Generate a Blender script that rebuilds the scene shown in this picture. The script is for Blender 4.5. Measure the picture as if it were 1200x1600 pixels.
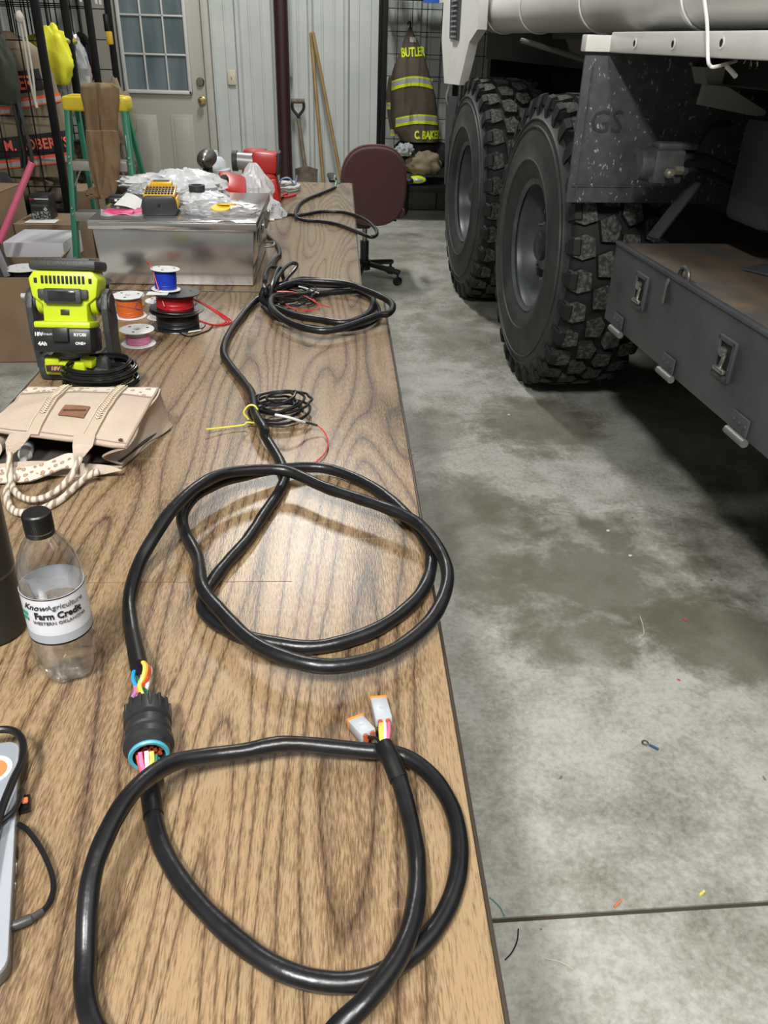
import bpy, bmesh, math, random
from mathutils import Vector, Matrix, noise, Euler
from math import pi, sin, cos, sqrt, atan2, radians
for o in list(bpy.data.objects): bpy.data.objects.remove(o)
S = bpy.context.scene
COL = S.collection
# ---------------------------------------------------------------- camera
FPX = 1255.0
CAM = Vector((0, 0, 1.37))
RM = Matrix(((0.99851394, -0.00208386, 0.05445698),
             (-0.04796028, -0.50812384, 0.85994766),
             (0.02587888, -0.8612815, -0.50746868)))
cd = bpy.data.cameras.new('camera'); cam = bpy.data.objects.new('camera', cd); COL.objects.link(cam)
cd.sensor_fit = 'VERTICAL'; cd.sensor_height = 24; cd.sensor_width = 18; cd.lens = FPX / 1600 * 24
cd.clip_start = 0.02
cr, cu, cb = RM @ Vector((1, 0, 0)), RM @ Vector((0, -1, 0)), RM @ Vector((0, 0, -1))
cam.matrix_world = Matrix(((cr.x, cu.x, cb.x, CAM.x), (cr.y, cu.y, cb.y, CAM.y), (cr.z, cu.z, cb.z, CAM.z), (0, 0, 0, 1)))
S.camera = cam
# ---------------------------------------------------------------- world, light, exposure
S.view_settings.view_transform = 'Standard'; S.view_settings.look = 'None'
S.view_settings.gamma = 1; S.view_settings.use_curve_mapping = False
S.view_settings.exposure = 0.0
W = bpy.data.worlds.new('world'); S.world = W; W.use_nodes = True
W.node_tree.nodes['Background'].inputs[0].default_value = (0.9, 0.95, 1, 1)
W.node_tree.nodes['Background'].inputs[1].default_value = 0.006
CEIL = 4.3
def area(name, loc, sx, sy, power, col=(1, 0.99, 0.95)):
    l = bpy.data.lights.new(name, 'AREA'); l.shape = 'RECTANGLE'; l.size = sx; l.size_y = sy
    l.energy = power; l.color = col
    o = bpy.data.objects.new(name, l); o.location = loc; COL.objects.link(o); return o
LAMPS = [(-0.36, 5.75, 100, .34, 1.1), (-0.95, -1.35, 245, .34, 1.1), (0.55, -1.1, 120, .34, 1.1)]  # last lamp is an added fill for the floor beside the tables
for lx, ly, pw, sx, sy in LAMPS:
    area('high_bay_light', (lx, ly, CEIL - 0.36), sx, sy, pw)
# ---------------------------------------------------------------- pixel to place helpers (surveying the photograph)
def ray(px, py): return RM @ Vector((px - 600, py - 800, FPX))
def Pz(px, py, z=0.74):
    r = ray(px, py); return CAM + r * ((z - CAM.z) / r.z)
def Py(px, py, y):
    r = ray(px, py); return CAM + r * (y / r.y)
def Px(px, py, x):
    r = ray(px, py); return CAM + r * (x / r.x)
TA = math.atan(0.066)
TM = Matrix.Translation((0.81, 3.6, 0)) @ Matrix.Rotation(TA, 4, 'Z')
TMI = TM.inverted()
def TX(px, py, xl):
    r = TMI.to_3x3() @ ray(px, py); c = TMI @ CAM; return c + r * ((xl - c.x) / r.x)
def TY(px, py, yl):
    r = TMI.to_3x3() @ ray(px, py); c = TMI @ CAM; return c + r * ((yl - c.y) / r.y)
# ---------------------------------------------------------------- materials
MATS = {}
def nn(nt, t, **k):
    n = nt.nodes.new(t)
    for a, b in k.items(): setattr(n, a, b)
    return n
def base(name):
    m = bpy.data.materials.new(name); m.use_nodes = True; nt = m.node_tree
    return m, nt, nt.nodes['Principled BSDF']
def mat(name, c, rough=.5, metal=0, c2=None, scale=20, bump=0, bscale=None, coat=0, emit=0, spec=.5, stretch=(1, 1, 1), detail=4, lo=.35, hi=.65):
    if name in MATS: return MATS[name]
    m, nt, b = base(name); MATS[name] = m
    b.inputs['Base Color'].default_value = (*c, 1); b.inputs['Roughness'].default_value = rough
    b.inputs['Metallic'].default_value = metal; b.inputs['Specular IOR Level'].default_value = spec
    if coat: b.inputs['Coat Weight'].default_value = coat; b.inputs['Coat Roughness'].default_value = .15
    if emit: b.inputs['Emission Color'].default_value = (*c, 1); b.inputs['Emission Strength'].default_value = emit
    tc = nn(nt, 'ShaderNodeTexCoord'); mp = nn(nt, 'ShaderNodeMapping'); mp.inputs['Scale'].default_value = stretch
    nt.links.new(tc.outputs['Object'], mp.inputs[0])
    if c2 is not None:
        n = nn(nt, 'ShaderNodeTexNoise'); n.inputs['Scale'].default_value = scale; n.inputs['Detail'].default_value = detail
        nt.links.new(mp.outputs[0], n.inputs['Vector'])
        r = nn(nt, 'ShaderNodeValToRGB'); r.color_ramp.elements[0].position = lo; r.color_ramp.elements[1].position = hi
        r.color_ramp.elements[0].color = (*c, 1); r.color_ramp.elements[1].color = (*c2, 1)
        nt.links.new(n.outputs['Fac'], r.inputs[0]); nt.links.new(r.outputs[0], b.inputs['Base Color'])
    if bump:
        n2 = nn(nt, 'ShaderNodeTexNoise'); n2.inputs['Scale'].default_value = bscale or scale; n2.inputs['Detail'].default_value = 5
        nt.links.new(mp.outputs[0], n2.inputs['Vector'])
        bp = nn(nt, 'ShaderNodeBump'); bp.inputs['Strength'].default_value = bump; bp.inputs['Distance'].default_value = .01
        nt.links.new(n2.outputs['Fac'], bp.inputs['Height']); nt.links.new(bp.outputs[0], b.inputs['Normal'])
    return m
def ramp(nt, src, stops):
    r = nn(nt, 'ShaderNodeValToRGB'); el = r.color_ramp.elements
    while len(el) < len(stops): el.new(.5)
    for e, (p, c) in zip(el, stops):
        e.position = p; e.color = (*c, 1) if len(c) == 3 else c
    nt.links.new(src, r.inputs[0]); return r.outputs[0]
def tnoise(nt, vec, scale, detail=4, rough=.5, dist=0):
    n = nn(nt, 'ShaderNodeTexNoise'); n.inputs['Scale'].default_value = scale; n.inputs['Detail'].default_value = detail
    n.inputs['Roughness'].default_value = rough; n.inputs['Distortion'].default_value = dist
    nt.links.new(vec, n.inputs['Vector']); return n.outputs['Fac']
def mapping(nt, scale=(1, 1, 1), loc=(0, 0, 0)):
    tc = nn(nt, 'ShaderNodeTexCoord'); mp = nn(nt, 'ShaderNodeMapping'); mp.inputs['Scale'].default_value = scale
    mp.inputs['Location'].default_value = loc
    nt.links.new(tc.outputs['Object'], mp.inputs[0]); return mp.outputs[0]
def math_(nt, op, a, b=None):
    n = nn(nt, 'ShaderNodeMath'); n.operation = op
    for i, v in enumerate((a, b)):
        if v is None: continue
        if isinstance(v, (int, float)): n.inputs[i].default_value = v
        else: nt.links.new(v, n.inputs[i])
    return n.outputs[0]
def mixc(nt, f, a, b, mode='MIX'):
    n = nn(nt, 'ShaderNodeMix'); n.data_type = 'RGBA'; n.blend_type = mode
    for i, v in ((0, f), (6, a), (7, b)):
        if isinstance(v, (int, float)): n.inputs[i].default_value = v
        elif isinstance(v, tuple): n.inputs[i].default_value = (*v, 1)
        else: nt.links.new(v, n.inputs[i])
    return n.outputs[2]
def wood_mat(name, seed):
    m, nt, b = base(name)
    g = tnoise(nt, mapping(nt, (8.0, .9, 1), (seed, seed * .7, 0)), 1.0, 1.2, .35, .25)
    rings = math_(nt, 'PINGPONG', math_(nt, 'MULTIPLY', g, 30), 1.0)
    ringc = ramp(nt, rings, [(0, (.0, .0, .0)), (.10, (.42, .42, .42)), (.35, (.7, .7, .7)), (1, (1, 1, 1))])
    big = tnoise(nt, mapping(nt, (7, .5, 1), (seed + 3, 0, 0)), 1.0, 2)
    fine = tnoise(nt, mapping(nt, (700, 75, 1)), 1.0, 3, .65)
    mid = tnoise(nt, mapping(nt, (260, 7, 1)), 1.0, 3, .6)
    v = math_(nt, 'ADD', math_(nt, 'MULTIPLY', ringc, .31), math_(nt, 'MULTIPLY', fine, .82))
    v = math_(nt, 'ADD', v, math_(nt, 'MULTIPLY', mid, .22))
    v = math_(nt, 'ADD', v, math_(nt, 'MULTIPLY', big, .35))
    col = ramp(nt, math_(nt, 'MULTIPLY', v, .78), [(.42, (.028, .018, .011)), (.53, (.075, .047, .027)), (.65, (.155, .101, .056)), (.79, (.29, .20, .113))])
    # worn scratches and a small stain
    scr = tnoise(nt, mapping(nt, (3, 60, 1)), 1.0, 2)
    col = mixc(nt, ramp(nt, scr, [(.70, (0, 0, 0)), (.78, (.25, .25, .25))]), col, (.5, .38, .26))
    nt.links.new(col, b.inputs['Base Color'])
    rr = tnoise(nt, mapping(nt, (6, 4, 1)), 1.0, 4)
    nt.links.new(ramp(nt, rr, [(.3, (.24, .24, .24)), (.7, (.31, .31, .31))]), b.inputs['Roughness'])
    b.inputs['Specular IOR Level'].default_value = .5
    bp = nn(nt, 'ShaderNodeBump'); bp.inputs['Strength'].default_value = .12; bp.inputs['Distance'].default_value = .002
    nt.links.new(fine, bp.inputs['Height']); nt.links.new(bp.outputs[0], b.inputs['Normal'])
    return m
def floor_mat():
    m, nt, b = base('sealed_concrete')
    v = mapping(nt)
    n1 = tnoise(nt, v, 1.6, 6, .6, .2); n2 = tnoise(nt, v, 6, 10, .72, .25); n3 = tnoise(nt, v, 70, 5, .7)
    s = math_(nt, 'ADD', math_(nt, 'MULTIPLY', n1, .34), math_(nt, 'MULTIPLY', n2, .42))
    s = math_(nt, 'ADD', s, math_(nt, 'MULTIPLY', n3, .28))
    col = ramp(nt, s, [(.38, (.15, .147, .118)), (.48, (.29, .288, .25)), (.56, (.41, .408, .372)), (.68, (.51, .508, .475))])
    # oil-dark stain patches, each with its own place on the floor
    for (cx, cy, rx, ry, amt) in ((.88, 1.95, .46, .50, .8), (.48, 2.2, .34, .42, .6), (1.08, 1.62, .34, .28, .8), (.74, 1.62, .2, .2, .6), (.95, 3.0, .3, .35, .7), (.45, 2.9, .2, .3, .35), (.75, 4.2, .3, .6, .35), (.62, 6.1, .3, .8, .3)):
        sep = nn(nt, 'ShaderNodeSeparateXYZ'); nt.links.new(v, sep.inputs[0])
        dx = math_(nt, 'DIVIDE', math_(nt, 'SUBTRACT', sep.outputs[0], cx), rx)
        dy = math_(nt, 'DIVIDE', math_(nt, 'SUBTRACT', sep.outputs[1], cy), ry)
        d = math_(nt, 'SQRT', math_(nt, 'ADD', math_(nt, 'MULTIPLY', dx, dx), math_(nt, 'MULTIPLY', dy, dy)))
        d = math_(nt, 'ADD', d, math_(nt, 'MULTIPLY', math_(nt, 'SUBTRACT', n2, .5), 1.3))
        d = math_(nt, 'ADD', d, math_(nt, 'MULTIPLY', math_(nt, 'SUBTRACT', n1, .5), 2.2))
        f = ramp(nt, d, [(.55, (amt, amt, amt)), (1.0, (0, 0, 0))])
        col = mixc(nt, f, col, (.115, .108, .075))
    spots = tnoise(nt, mapping(nt, (1, 1, 1), (4, 4, 0)), 38, 2, .5)
    col = mixc(nt, ramp(nt, spots, [(.735, (0, 0, 0)), (.77, (.8, .8, .8))]), col, (.09, .085, .07))
    nt.links.new(col, b.inputs['Base Color'])
    nt.links.new(ramp(nt, n2, [(.3, (.38, .38, .38)), (.7, (.6, .6, .6))]), b.inputs['Roughness'])
    bp = nn(nt, 'ShaderNodeBump'); bp.inputs['Strength'].default_value = .15; bp.inputs['Distance'].default_value = .004
    nt.links.new(n3, bp.inputs['Height']); nt.links.new(bp.outputs[0], b.inputs['Normal'])
    return m
def clear_mat(name, col=(1, 1, 1), amt=.12, rough=.05, white=0.0, bump=0):
    if name in MATS: return MATS[name]
    m = bpy.data.materials.new(name); m.use_nodes = True; nt = m.node_tree; MATS[name] = m
    out = nt.nodes['Material Output']; nt.nodes.remove(nt.nodes['Principled BSDF'])
    tr = nn(nt, 'ShaderNodeBsdfTransparent'); tr.inputs[0].default_value = (*col, 1)
    gl = nn(nt, 'ShaderNodeBsdfGlossy'); gl.inputs['Roughness'].default_value = rough
    lw = nn(nt, 'ShaderNodeLayerWeight'); lw.inputs['Blend'].default_value = .35
    f = math_(nt, 'ADD', math_(nt, 'MULTIPLY', lw.outputs['Facing'], .6), amt)
    mx = nn(nt, 'ShaderNodeMixShader'); nt.links.new(f, mx.inputs[0]); nt.links.new(tr.outputs[0], mx.inputs[1]); nt.links.new(gl.outputs[0], mx.inputs[2])
    last = mx
    if white:
        df = nn(nt, 'ShaderNodeBsdfDiffuse'); df.inputs[0].default_value = (.88, .89, .92, 1)
        m2 = nn(nt, 'ShaderNodeMixShader'); m2.inputs[0].default_value = white
        nt.links.new(mx.outputs[0], m2.inputs[1]); nt.links.new(df.outputs[0], m2.inputs[2]); last = m2
    if bump:
        n2 = tnoise(nt, mapping(nt), 30, 3)
        bp = nn(nt, 'ShaderNodeBump'); bp.inputs['Strength'].default_value = bump; nt.links.new(n2, bp.inputs['Height'])
        nt.links.new(bp.outputs[0], gl.inputs['Normal'])
    nt.links.new(last.outputs[0], out.inputs[0])
    return m
BLK = mat('black_plastic', (.006, .006, .0065), .38)
CABM = mat('vinyl_cable_jacket', (.005, .005, .006), .32, c2=(.009, .009, .011), scale=30, bump=.25, bscale=18)
SHRM = mat('heat_shrink', (.004, .004, .0045), .42)
THIN = mat('thin_black_wire', (.006, .006, .007), .33)
WHT = mat('white_plastic', (.72, .72, .72), .35)
RED = mat('red_wire', (.55, .03, .035), .35)
RUB = mat('tyre_rubber', (.022, .023, .025), .6, c2=(.042, .042, .042), scale=9, bump=.15, bscale=60)
RUBT = mat('tread_dusty', (.02, .02, .02), .8, c2=(.115, .108, .095), scale=70, detail=6, lo=.42, hi=.68, bump=.4, bscale=120)
RUBG = mat('tread_groove_shade', (.005, .005, .0055), .75)  # grooves darker than the tyre rubber, shade put into the colour
RIMM = mat('rim_paint', (.085, .093, .105), .38, c2=(.06, .065, .072), scale=12)
STEELW = mat('white_paint', (.86, .85, .82), .3, c2=(.74, .73, .69), scale=6, lo=.5, hi=.8)
DKM = mat('black_frame_steel', (.016, .017, .018), .55, c2=(.03, .028, .025), scale=14)
CHR = mat('bare_steel', (.5, .49, .46), .3, .9, c2=(.3, .29, .27), scale=60)
TAN = mat('tan_canvas', (.27, .215, .14), .85, c2=(.2, .155, .10), scale=10, bump=.3, bscale=14)
CARD = mat('cardboard', (.24, .165, .098), .8, c2=(.20, .135, .08), scale=8)
# ---------------------------------------------------------------- mesh helpers
FR = {}
def tag(o, label=None, cat=None, group=None, kind=None):
    if label: o['label'] = label
    if cat: o['category'] = cat
    if group: o['group'] = group
    if kind: o['kind'] = kind
    return o
def thing(name, label, cat, loc, rz=0, group=None, kind=None):
    o = bpy.data.objects.new(name, None); o.empty_display_size = .05; COL.objects.link(o)
    o.location = loc; o.rotation_euler = (0, 0, rz)
    FR[o.name] = Matrix.Translation(loc) @ Matrix.Rotation(rz, 4, 'Z')
    return tag(o, label, cat, group, kind)
def obj(name, bm, mats, parent=None, local=False, smooth=True, angle=.6):
    """link a bmesh as one mesh object; geometry is in world metres unless local=True (the thing's own frame)"""
    if not isinstance(mats, (list, tuple)): mats = [mats]
    bmesh.ops.recalc_face_normals(bm, faces=bm.faces)
    M = Matrix.Identity(4)
    if parent is not None:
        if not local: bm.transform(FR[parent.name].inverted())
        M = FR[parent.name]
        off = Vector((0, 0, 0))
    else:
        xs = [v.co for v in bm.verts]
        off = Vector(((min(v.x for v in xs) + max(v.x for v in xs)) / 2, (min(v.y for v in xs) + max(v.y for v in xs)) / 2, min(v.z for v in xs)))
        bm.transform(Matrix.Translation(-off))
    if smooth:
        for f in bm.faces: f.smooth = True
        for e in bm.edges:
            if len(e.link_faces) != 2 or e.calc_face_angle(0) > angle: e.smooth = False
    me = bpy.data.meshes.new(name); bm.to_mesh(me); bm.free()
    for mm in mats: me.materials.append(mm)
    o = bpy.data.objects.new(name, me); COL.objects.link(o)
    if parent is not None: o.parent = parent
    else: o.location = off
    FR[o.name] = M if parent is not None else Matrix.Translation(off)
    return o
def struct(name, bm, mats, parent=None, **k):
    o = obj(name, bm, mats, parent, **k)
    if parent is None: o['kind'] = 'structure'
    return o
def B(): return bmesh.new()
def merge(bm, t, M=None, mi=0):
    if M is not None: t.transform(M)
    vm = {v: bm.verts.new(v.co) for v in t.verts}
    for f in t.faces:
        try: nf = bm.faces.new([vm[v] for v in f.verts]); nf.material_index = mi if mi else f.material_index
        except ValueError: pass
    t.free()
def abox(bm, c, s, R=None, bev=0, mi=0, seg=2):
    t = B(); bmesh.ops.create_cube(t, size=1)
    for v in t.verts: v.co = Vector((v.co.x * s[0], v.co.y * s[1], v.co.z * s[2]))
    if bev: bmesh.ops.bevel(t, geom=list(t.edges), offset=min(bev, min(s) * .45), segments=seg, affect='EDGES', profile=.5)
    M = Matrix.Translation(c)
    if R is not None: M = M @ (R.to_4x4() if len(R) == 3 else R)
    merge(bm, t, M, mi); return bm
def rot(ax=0, ay=0, az=0): return Euler((radians(ax), radians(ay), radians(az))).to_matrix()
def axisM(p0, p1):
    d = (Vector(p1) - Vector(p0)).normalized()
    return Matrix.Translation(p0) @ d.to_track_quat('Z', 'Y').to_matrix().to_4x4()
def alathe(bm, prof, M=None, n=40, mi=0):
    t = B(); rings = []
    for r, z in prof:
        if r < 1e-6: rings.append([t.verts.new((0, 0, z))])
        else: rings.append([t.verts.new((r * cos(2 * pi * i / n), r * sin(2 * pi * i / n), z)) for i in range(n)])
    for a, b in zip(rings, rings[1:]):
        for i in range(n):
            j = (i + 1) % n
            q = [a[i % len(a)], a[j % len(a)], b[j % len(b)], b[i % len(b)]]
            u = []
            for v in q:
                if v not in u: u.append(v)
            if len(u) > 2: t.faces.new(u)
    merge(bm, t, M, mi); return bm
def acyl(bm, p0, p1, r0, r1=None, n=20, mi=0):
    if r1 is None: r1 = r0
    L = (Vector(p1) - Vector(p0)).length
    return alathe(bm, [(0, 0), (r0, 0), (r1, L), (0, L)], axisM(p0, p1), n, mi)
def crspline(pts, sub=8, closed=False):
    P = [Vector(p) for p in pts]; n = len(P); out = []
    if n < 3 and not closed:
        return [P[0].lerp(P[-1], i / sub) for i in range(sub + 1)]
    rng = n if closed else n - 1
    for i in range(rng):
        p0 = P[(i - 1) % n] if closed or i > 0 else P[0] * 2 - P[1]
        p1, p2 = P[i], P[(i + 1) % n]
        p3 = P[(i + 2) % n] if closed or i + 2 < n else P[-1] * 2 - P[-2]
        for k in range(sub):
            t = k / sub
            out.append(.5 * ((2 * p1) + (p2 - p0) * t + (2 * p0 - 5 * p1 + 4 * p2 - p3) * t * t + (3 * p1 - p0 - 3 * p2 + p3) * t ** 3))
    if not closed: out.append(P[-1])
    return out
def atube(bm, pts, r, n=10, mi=0, sub=8, closed=False, wob=0, spline=True, flat=1.0):
    path = crspline(pts, sub, closed) if spline else [Vector(p) for p in pts]
    L = len(path); up = Vector((0, 0, 1)); rings = []; prev = None
    for i, p in enumerate(path):
        a = path[(i - 1) % L] if closed or i else p
        b = path[(i + 1) % L] if closed or i < L - 1 else p
        d = (b - a)
        if d.length < 1e-9: d = Vector((0, 1, 0))
        d.normalize()
        if prev is None: x = d.cross(up if abs(d.z) < .9 else Vector((1, 0, 0))).normalized()
        else: x = (prev - d * prev.dot(d)).normalized()
        prev = x; y = d.cross(x)
        rr = r(i / (L - 1)) if callable(r) else r
        if wob: rr *= 1 + wob * noise.noise(Vector((p.x * 40, p.y * 40, p.z * 40)))
        rings.append([bm.verts.new(p + (x * cos(2 * pi * k / n) + y * sin(2 * pi * k / n) * flat) * rr) for k in range(n)])
    for i in range(L if closed else L - 1):
        a, b = rings[i], rings[(i + 1) % L]
        for k in range(n):
            f = bm.faces.new([a[k], a[(k + 1) % n], b[(k + 1) % n], b[k]]); f.material_index = mi
    if not closed:
        for q in (rings[0][::-1], rings[-1]):
            f = bm.faces.new(q); f.material_index = mi
    return bm
def aprism(bm, poly, depth, M=None, mi=0, bev=0):
    t = B(); vs = [t.verts.new((x, y, 0)) for x, y in poly]; f = t.faces.new(vs)
    r = bmesh.ops.extrude_face_region(t, geom=[f]); bmesh.ops.translate(t, verts=[v for v in r['geom'] if isinstance(v, bmesh.types.BMVert)], vec=(0, 0, depth))
    if bev: bmesh.ops.bevel(t, geom=list(t.edges), offset=bev, segments=2, affect='EDGES', profile=.5)
    merge(bm, t, M, mi); return bm
def agrid(bm, fn, nu, nv, mi=0, thick=0, mif=None):
    """surface patch fn(u,v)->Vector, u,v in 0..1; thick>0 makes a closed slab"""
    g = [[bm.verts.new(fn(i / nu, j / nv)) for j in range(nv + 1)] for i in range(nu + 1)]
    fs = []
    for i in range(nu):
        for j in range(nv):
            f = bm.faces.new([g[i][j], g[i + 1][j], g[i + 1][j + 1], g[i][j + 1]])
            f.material_index = mif(i / nu, j / nv) if mif else mi; fs.append(f)
    if thick:
        for f in fs: f.normal_update()
        nm = {}
        for row in g:
            for v in row: v.normal_update(); nm[v] = v.normal.copy()
        h = [[bm.verts.new(v.co - nm[v] * thick) for v in row] for row in g]
        def q(a, m):
            f = bm.faces.new(a); f.material_index = m
        for i in range(nu):
            for j in range(nv): q([h[i][j], h[i][j + 1], h[i + 1][j + 1], h[i + 1][j]], mif(i / nu, j / nv) if mif else mi)
        for i in range(nu):
            q([g[i][0], h[i][0], h[i + 1][0], g[i + 1][0]], mi); q([g[i][nv], g[i + 1][nv], h[i + 1][nv], h[i][nv]], mi)
        for j in range(nv):
            q([g[0][j], g[0][j + 1], h[0][j + 1], h[0][j]], mi); q([g[nu][j], h[nu][j], h[nu][j + 1], g[nu][j + 1]], mi)
    return bm
def textbm(body, size, depth=.0006, shear=0, bold=0, align='CENTER', space=1.0, sx=1.0):
    c = bpy.data.curves.new('lettering', 'FONT'); c.body = body; c.size = size; c.extrude = depth
    c.shear = shear; c.offset = bold; c.align_x = align; c.align_y = 'CENTER'; c.space_character = space; c.resolution_u = 2
    o = bpy.data.objects.new('lettering', c); COL.objects.link(o)
    dg = bpy.context.evaluated_depsgraph_get(); dg.update()
    me = bpy.data.meshes.new_from_object(o.evaluated_get(dg))
    t = B(); t.from_mesh(me); bpy.data.objects.remove(o); bpy.data.meshes.remove(me)
    for v in t.verts: v.co.x *= sx
    return t
def ablob(bm, c, s, amp=.3, freq=3, seed=0, n=24, mi=0, ridged=False, flatb=True, octs=3):
    """lumpy soft body: a sphere pushed about by noise"""
    t = B(); bmesh.ops.create_uvsphere(t, u_segments=n * 2, v_segments=n, radius=1)
    for v in t.verts:
        d = v.co.copy(); k = 0; a = 1; fq = freq
        for _ in range(octs):
            w = noise.noise(d * fq + Vector((seed * 7.3, seed * 3.1, seed)))
            k += a * ((1 - 2 * abs(w)) if ridged else w); a *= .5; fq *= 2.1
        d *= 1 + amp * k
        v.co = Vector((d.x * s[0], d.y * s[1], d.z * s[2]))
        if flatb and v.co.z < -s[2] * .75: v.co.z = -s[2] * .75 + (v.co.z + s[2] * .75) * .1
    merge(bm, t, Matrix.Translation(c), mi); return bm
def copy_tree(o, parent=None, first=True):
    c = o.copy(); COL.objects.link(c)
    if parent is not None: c.parent = parent
    for ch in [x for x in bpy.data.objects if x.parent == o]: copy_tree(ch, c)
    return c
# ================================================================ SETTING
YW = 7.93
fm = floor_mat()
b = B(); abox(b, (1.6, 4.60, -.05), (9.6, 7.48, .1)); abox(b, (1.6, -1.78, -.05), (9.6, 5.26, .1))
fl = struct('floor', b, fm, smooth=False)
fl.data.transform(Matrix.Translation(fl.location)); fl.location = (0, 0, 0); fl.rotation_euler = (0, 0, radians(2))   # its joint runs a little askew
b = B(); abox(b, (1.6, .855, -.012), (9.6, .012, .015)); j = struct('trim_1', b, mat('joint_dirt', (.05, .038, .028), .9), smooth=False)
j.data.transform(Matrix.Translation(j.location)); j.location = (0, 0, 0); j.rotation_euler = (0, 0, radians(2))
# corrugated wall
def siding(b, x0, x1, z0, z1, y, sgn=-1):
    prof = []; x = x0; first = Py(372, 60, YW).x
    k0 = math.floor((x0 - first) / .305) - 1
    ks = []
    k = k0
    while first + k * .305 < x1 + .4:
        c = first + k * .305
        for dx, d in ((-.03, 0), (-.012, .03), (.012, .03), (.03, 0), (.088, 0), (.094, .006), (.106, .006), (.112, 0), (.188, 0), (.194, .006), (.206, .006), (.212, 0)):
            if x0 <= c + dx <= x1: ks.append((c + dx, d))
        k += 1
    ks = [(x0, 0)] + ks + [(x1, 0)]
    rows = [[b.verts.new((xx, y + sgn * d, z)) for xx, d in ks] for z in (z0, z1)]
    for i in range(len(ks) - 1): b.faces.new([rows[0][i], rows[0][i + 1], rows[1][i + 1], rows[1][i]])
SID = mat('grey_steel_siding', (.50, .535, .515), .42, c2=(.56, .59, .57), scale=3)
b = B(); siding(b, -2.9, -2.12, .2, CEIL, YW); siding(b, -1.08, 6.2, .2, CEIL, YW); siding(b, -2.12, -1.08, 2.1, CEIL, YW)
abox(b, (1.6, YW + .06, 2.2), (9.2, .08, 4.4))
struct('wall_back', b, SID, smooth=False)
BLM, nt, pb = base('painted_concrete_block')
br = nn(nt, 'ShaderNodeTexBrick'); nt.links.new(mapping(nt), br.inputs['Vector'])
for k, v in (('Scale', 1), ('Brick Width', .4), ('Row Height', .3), ('Mortar Size', .008)): br.inputs[k].default_value = v
br.inputs['Color1'].default_value = (.22, .22, .205, 1); br.inputs['Color2'].default_value = (.26, .26, .24, 1); br.inputs['Mortar'].default_value = (.06, .06, .055, 1)
br.offset = 0
nt.links.new(br.outputs[0], pb.inputs['Base Color']); pb.inputs['Roughness'].default_value = .8
b = B(); abox(b, (2.6, YW - .02, .1), (7.35, .06, .2)); abox(b, (-2.5, YW - .02, .1), (.75, .06, .2))
o = struct('baseboard_back', b, BLM, smooth=False)
o.data.transform(Matrix.Rotation(-pi / 2, 4, 'X')); o.rotation_euler = (pi / 2, 0, 0)
WALL = mat('wall_liner', (.15, .155, .15), .6, c2=(.17, .175, .17), scale=2)
b = B(); abox(b, (-2.85, 2, 2.15), (.1, 12, 4.3)); struct('wall_left', b, WALL, smooth=False)
b = B(); abox(b, (6.15, 2, 2.15), (.1, 12, 4.3)); struct('wall_right', b, WALL, smooth=False)
b = B(); abox(b, (1.6, -4.0, 2.15), (9.2, .1, 4.3)); struct('wall_front', b, WALL, smooth=False)
b = B(); abox(b, (1.6, 2, CEIL + .05), (9.2, 12, .1)); struct('ceiling', b, mat('white_ceiling_liner', (.5, .51, .5), .6), smooth=False)
for i, (lx, ly, pw, sx, sy) in enumerate(LAMPS):
    t = thing('high_bay_light', ['long white ceiling light over the far end of the tables', 'long white ceiling light left of the near end of the tables', 'added fill light over the aisle, unseen behind the camera'][i], 'ceiling light', (lx, ly, CEIL - .34), group='ceiling lights')
    b = B(); abox(b, (lx, ly, CEIL - .27), (sx + .06, sy + .06, .12), bev=.01); obj('housing', b, STEELW, t)
    b = B(); abox(b, (lx, ly, CEIL - .337), (sx, sy, .012)); obj('diffuser', b, mat('lamp_diffuser', (1, .97, .92), .4, emit=pw / 14), t)
    for s in (-1, 1):
        b = B(); atube(b, [(lx, ly + s * .35, CEIL - .21), (lx, ly + s * .35, CEIL)], .006); obj('hanger', b, CHR, t)
# the steel door
DX0, DX1 = -2.06, -1.15
DOORM = mat('beige_door_paint', (.42, .40, .355), .45)
CASM = mat('door_frame_paint', (.47, .455, .41), .45)
b = B(); abox(b, ((DX0 + DX1) / 2, YW + .0, 1.015), (DX1 - DX0, .045, 2.03), bev=.004)
# raised panels
for pa, pb_ in (((207, 178), (245, 178)), ((266, 178), (302, 178))):
    xa, xb_, zt = Py(*pa, YW).x, Py(*pb_, YW).x, Py(*pa, YW).z
    for (w_, d_) in ((0, .008), (.03, .014)):
        abox(b, ((xa + xb_) / 2, YW - .022, (zt + .16) / 2), (xb_ - xa - w_ * 2, d_ * 2, zt - .16 - w_ * 2), bev=.006)
door = struct('door_1', b, DOORM)
FR[door.name] = Matrix.Translation(door.location)
b = B()
for x in (DX0 - .035, DX1 + .035): abox(b, (x, YW - .02, 1.03), (.06, .08, 2.06), bev=.008)
abox(b, ((DX0 + DX1) / 2, YW - .02, 2.09), (1.04, .08, .06), bev=.008)
o = struct('trim_2', b, CASM)
lx0, lz0 = Py(200, 141, YW).x, .925; lx1 = Py(299, 143, YW).x
zr = [lz0, Py(212, 84, YW - .03).z, Py(212, 23, YW - .03).z]; ph = zr[2] - zr[1]; zr += [zr[2] + ph]; zt = zr[3] + .0
b = B(); abox(b, ((lx0 + lx1) / 2, YW - .028, (lz0 + zt) / 2), (lx1 - lx0, .012, zt - lz0))
PANE, nt, pb = base('door_glass')
nt.links.new(ramp(nt, tnoise(nt, mapping(nt, (3, 1, .6)), 2, 3), [(.35, (.10, .135, .15)), (.65, (.19, .235, .25))]), pb.inputs['Base Color']); pb.inputs['Roughness'].default_value = .12  # reflected room tones put into the glass base colour
struct('window_pane', b, PANE, door)
b = B(); fw = .03
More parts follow.
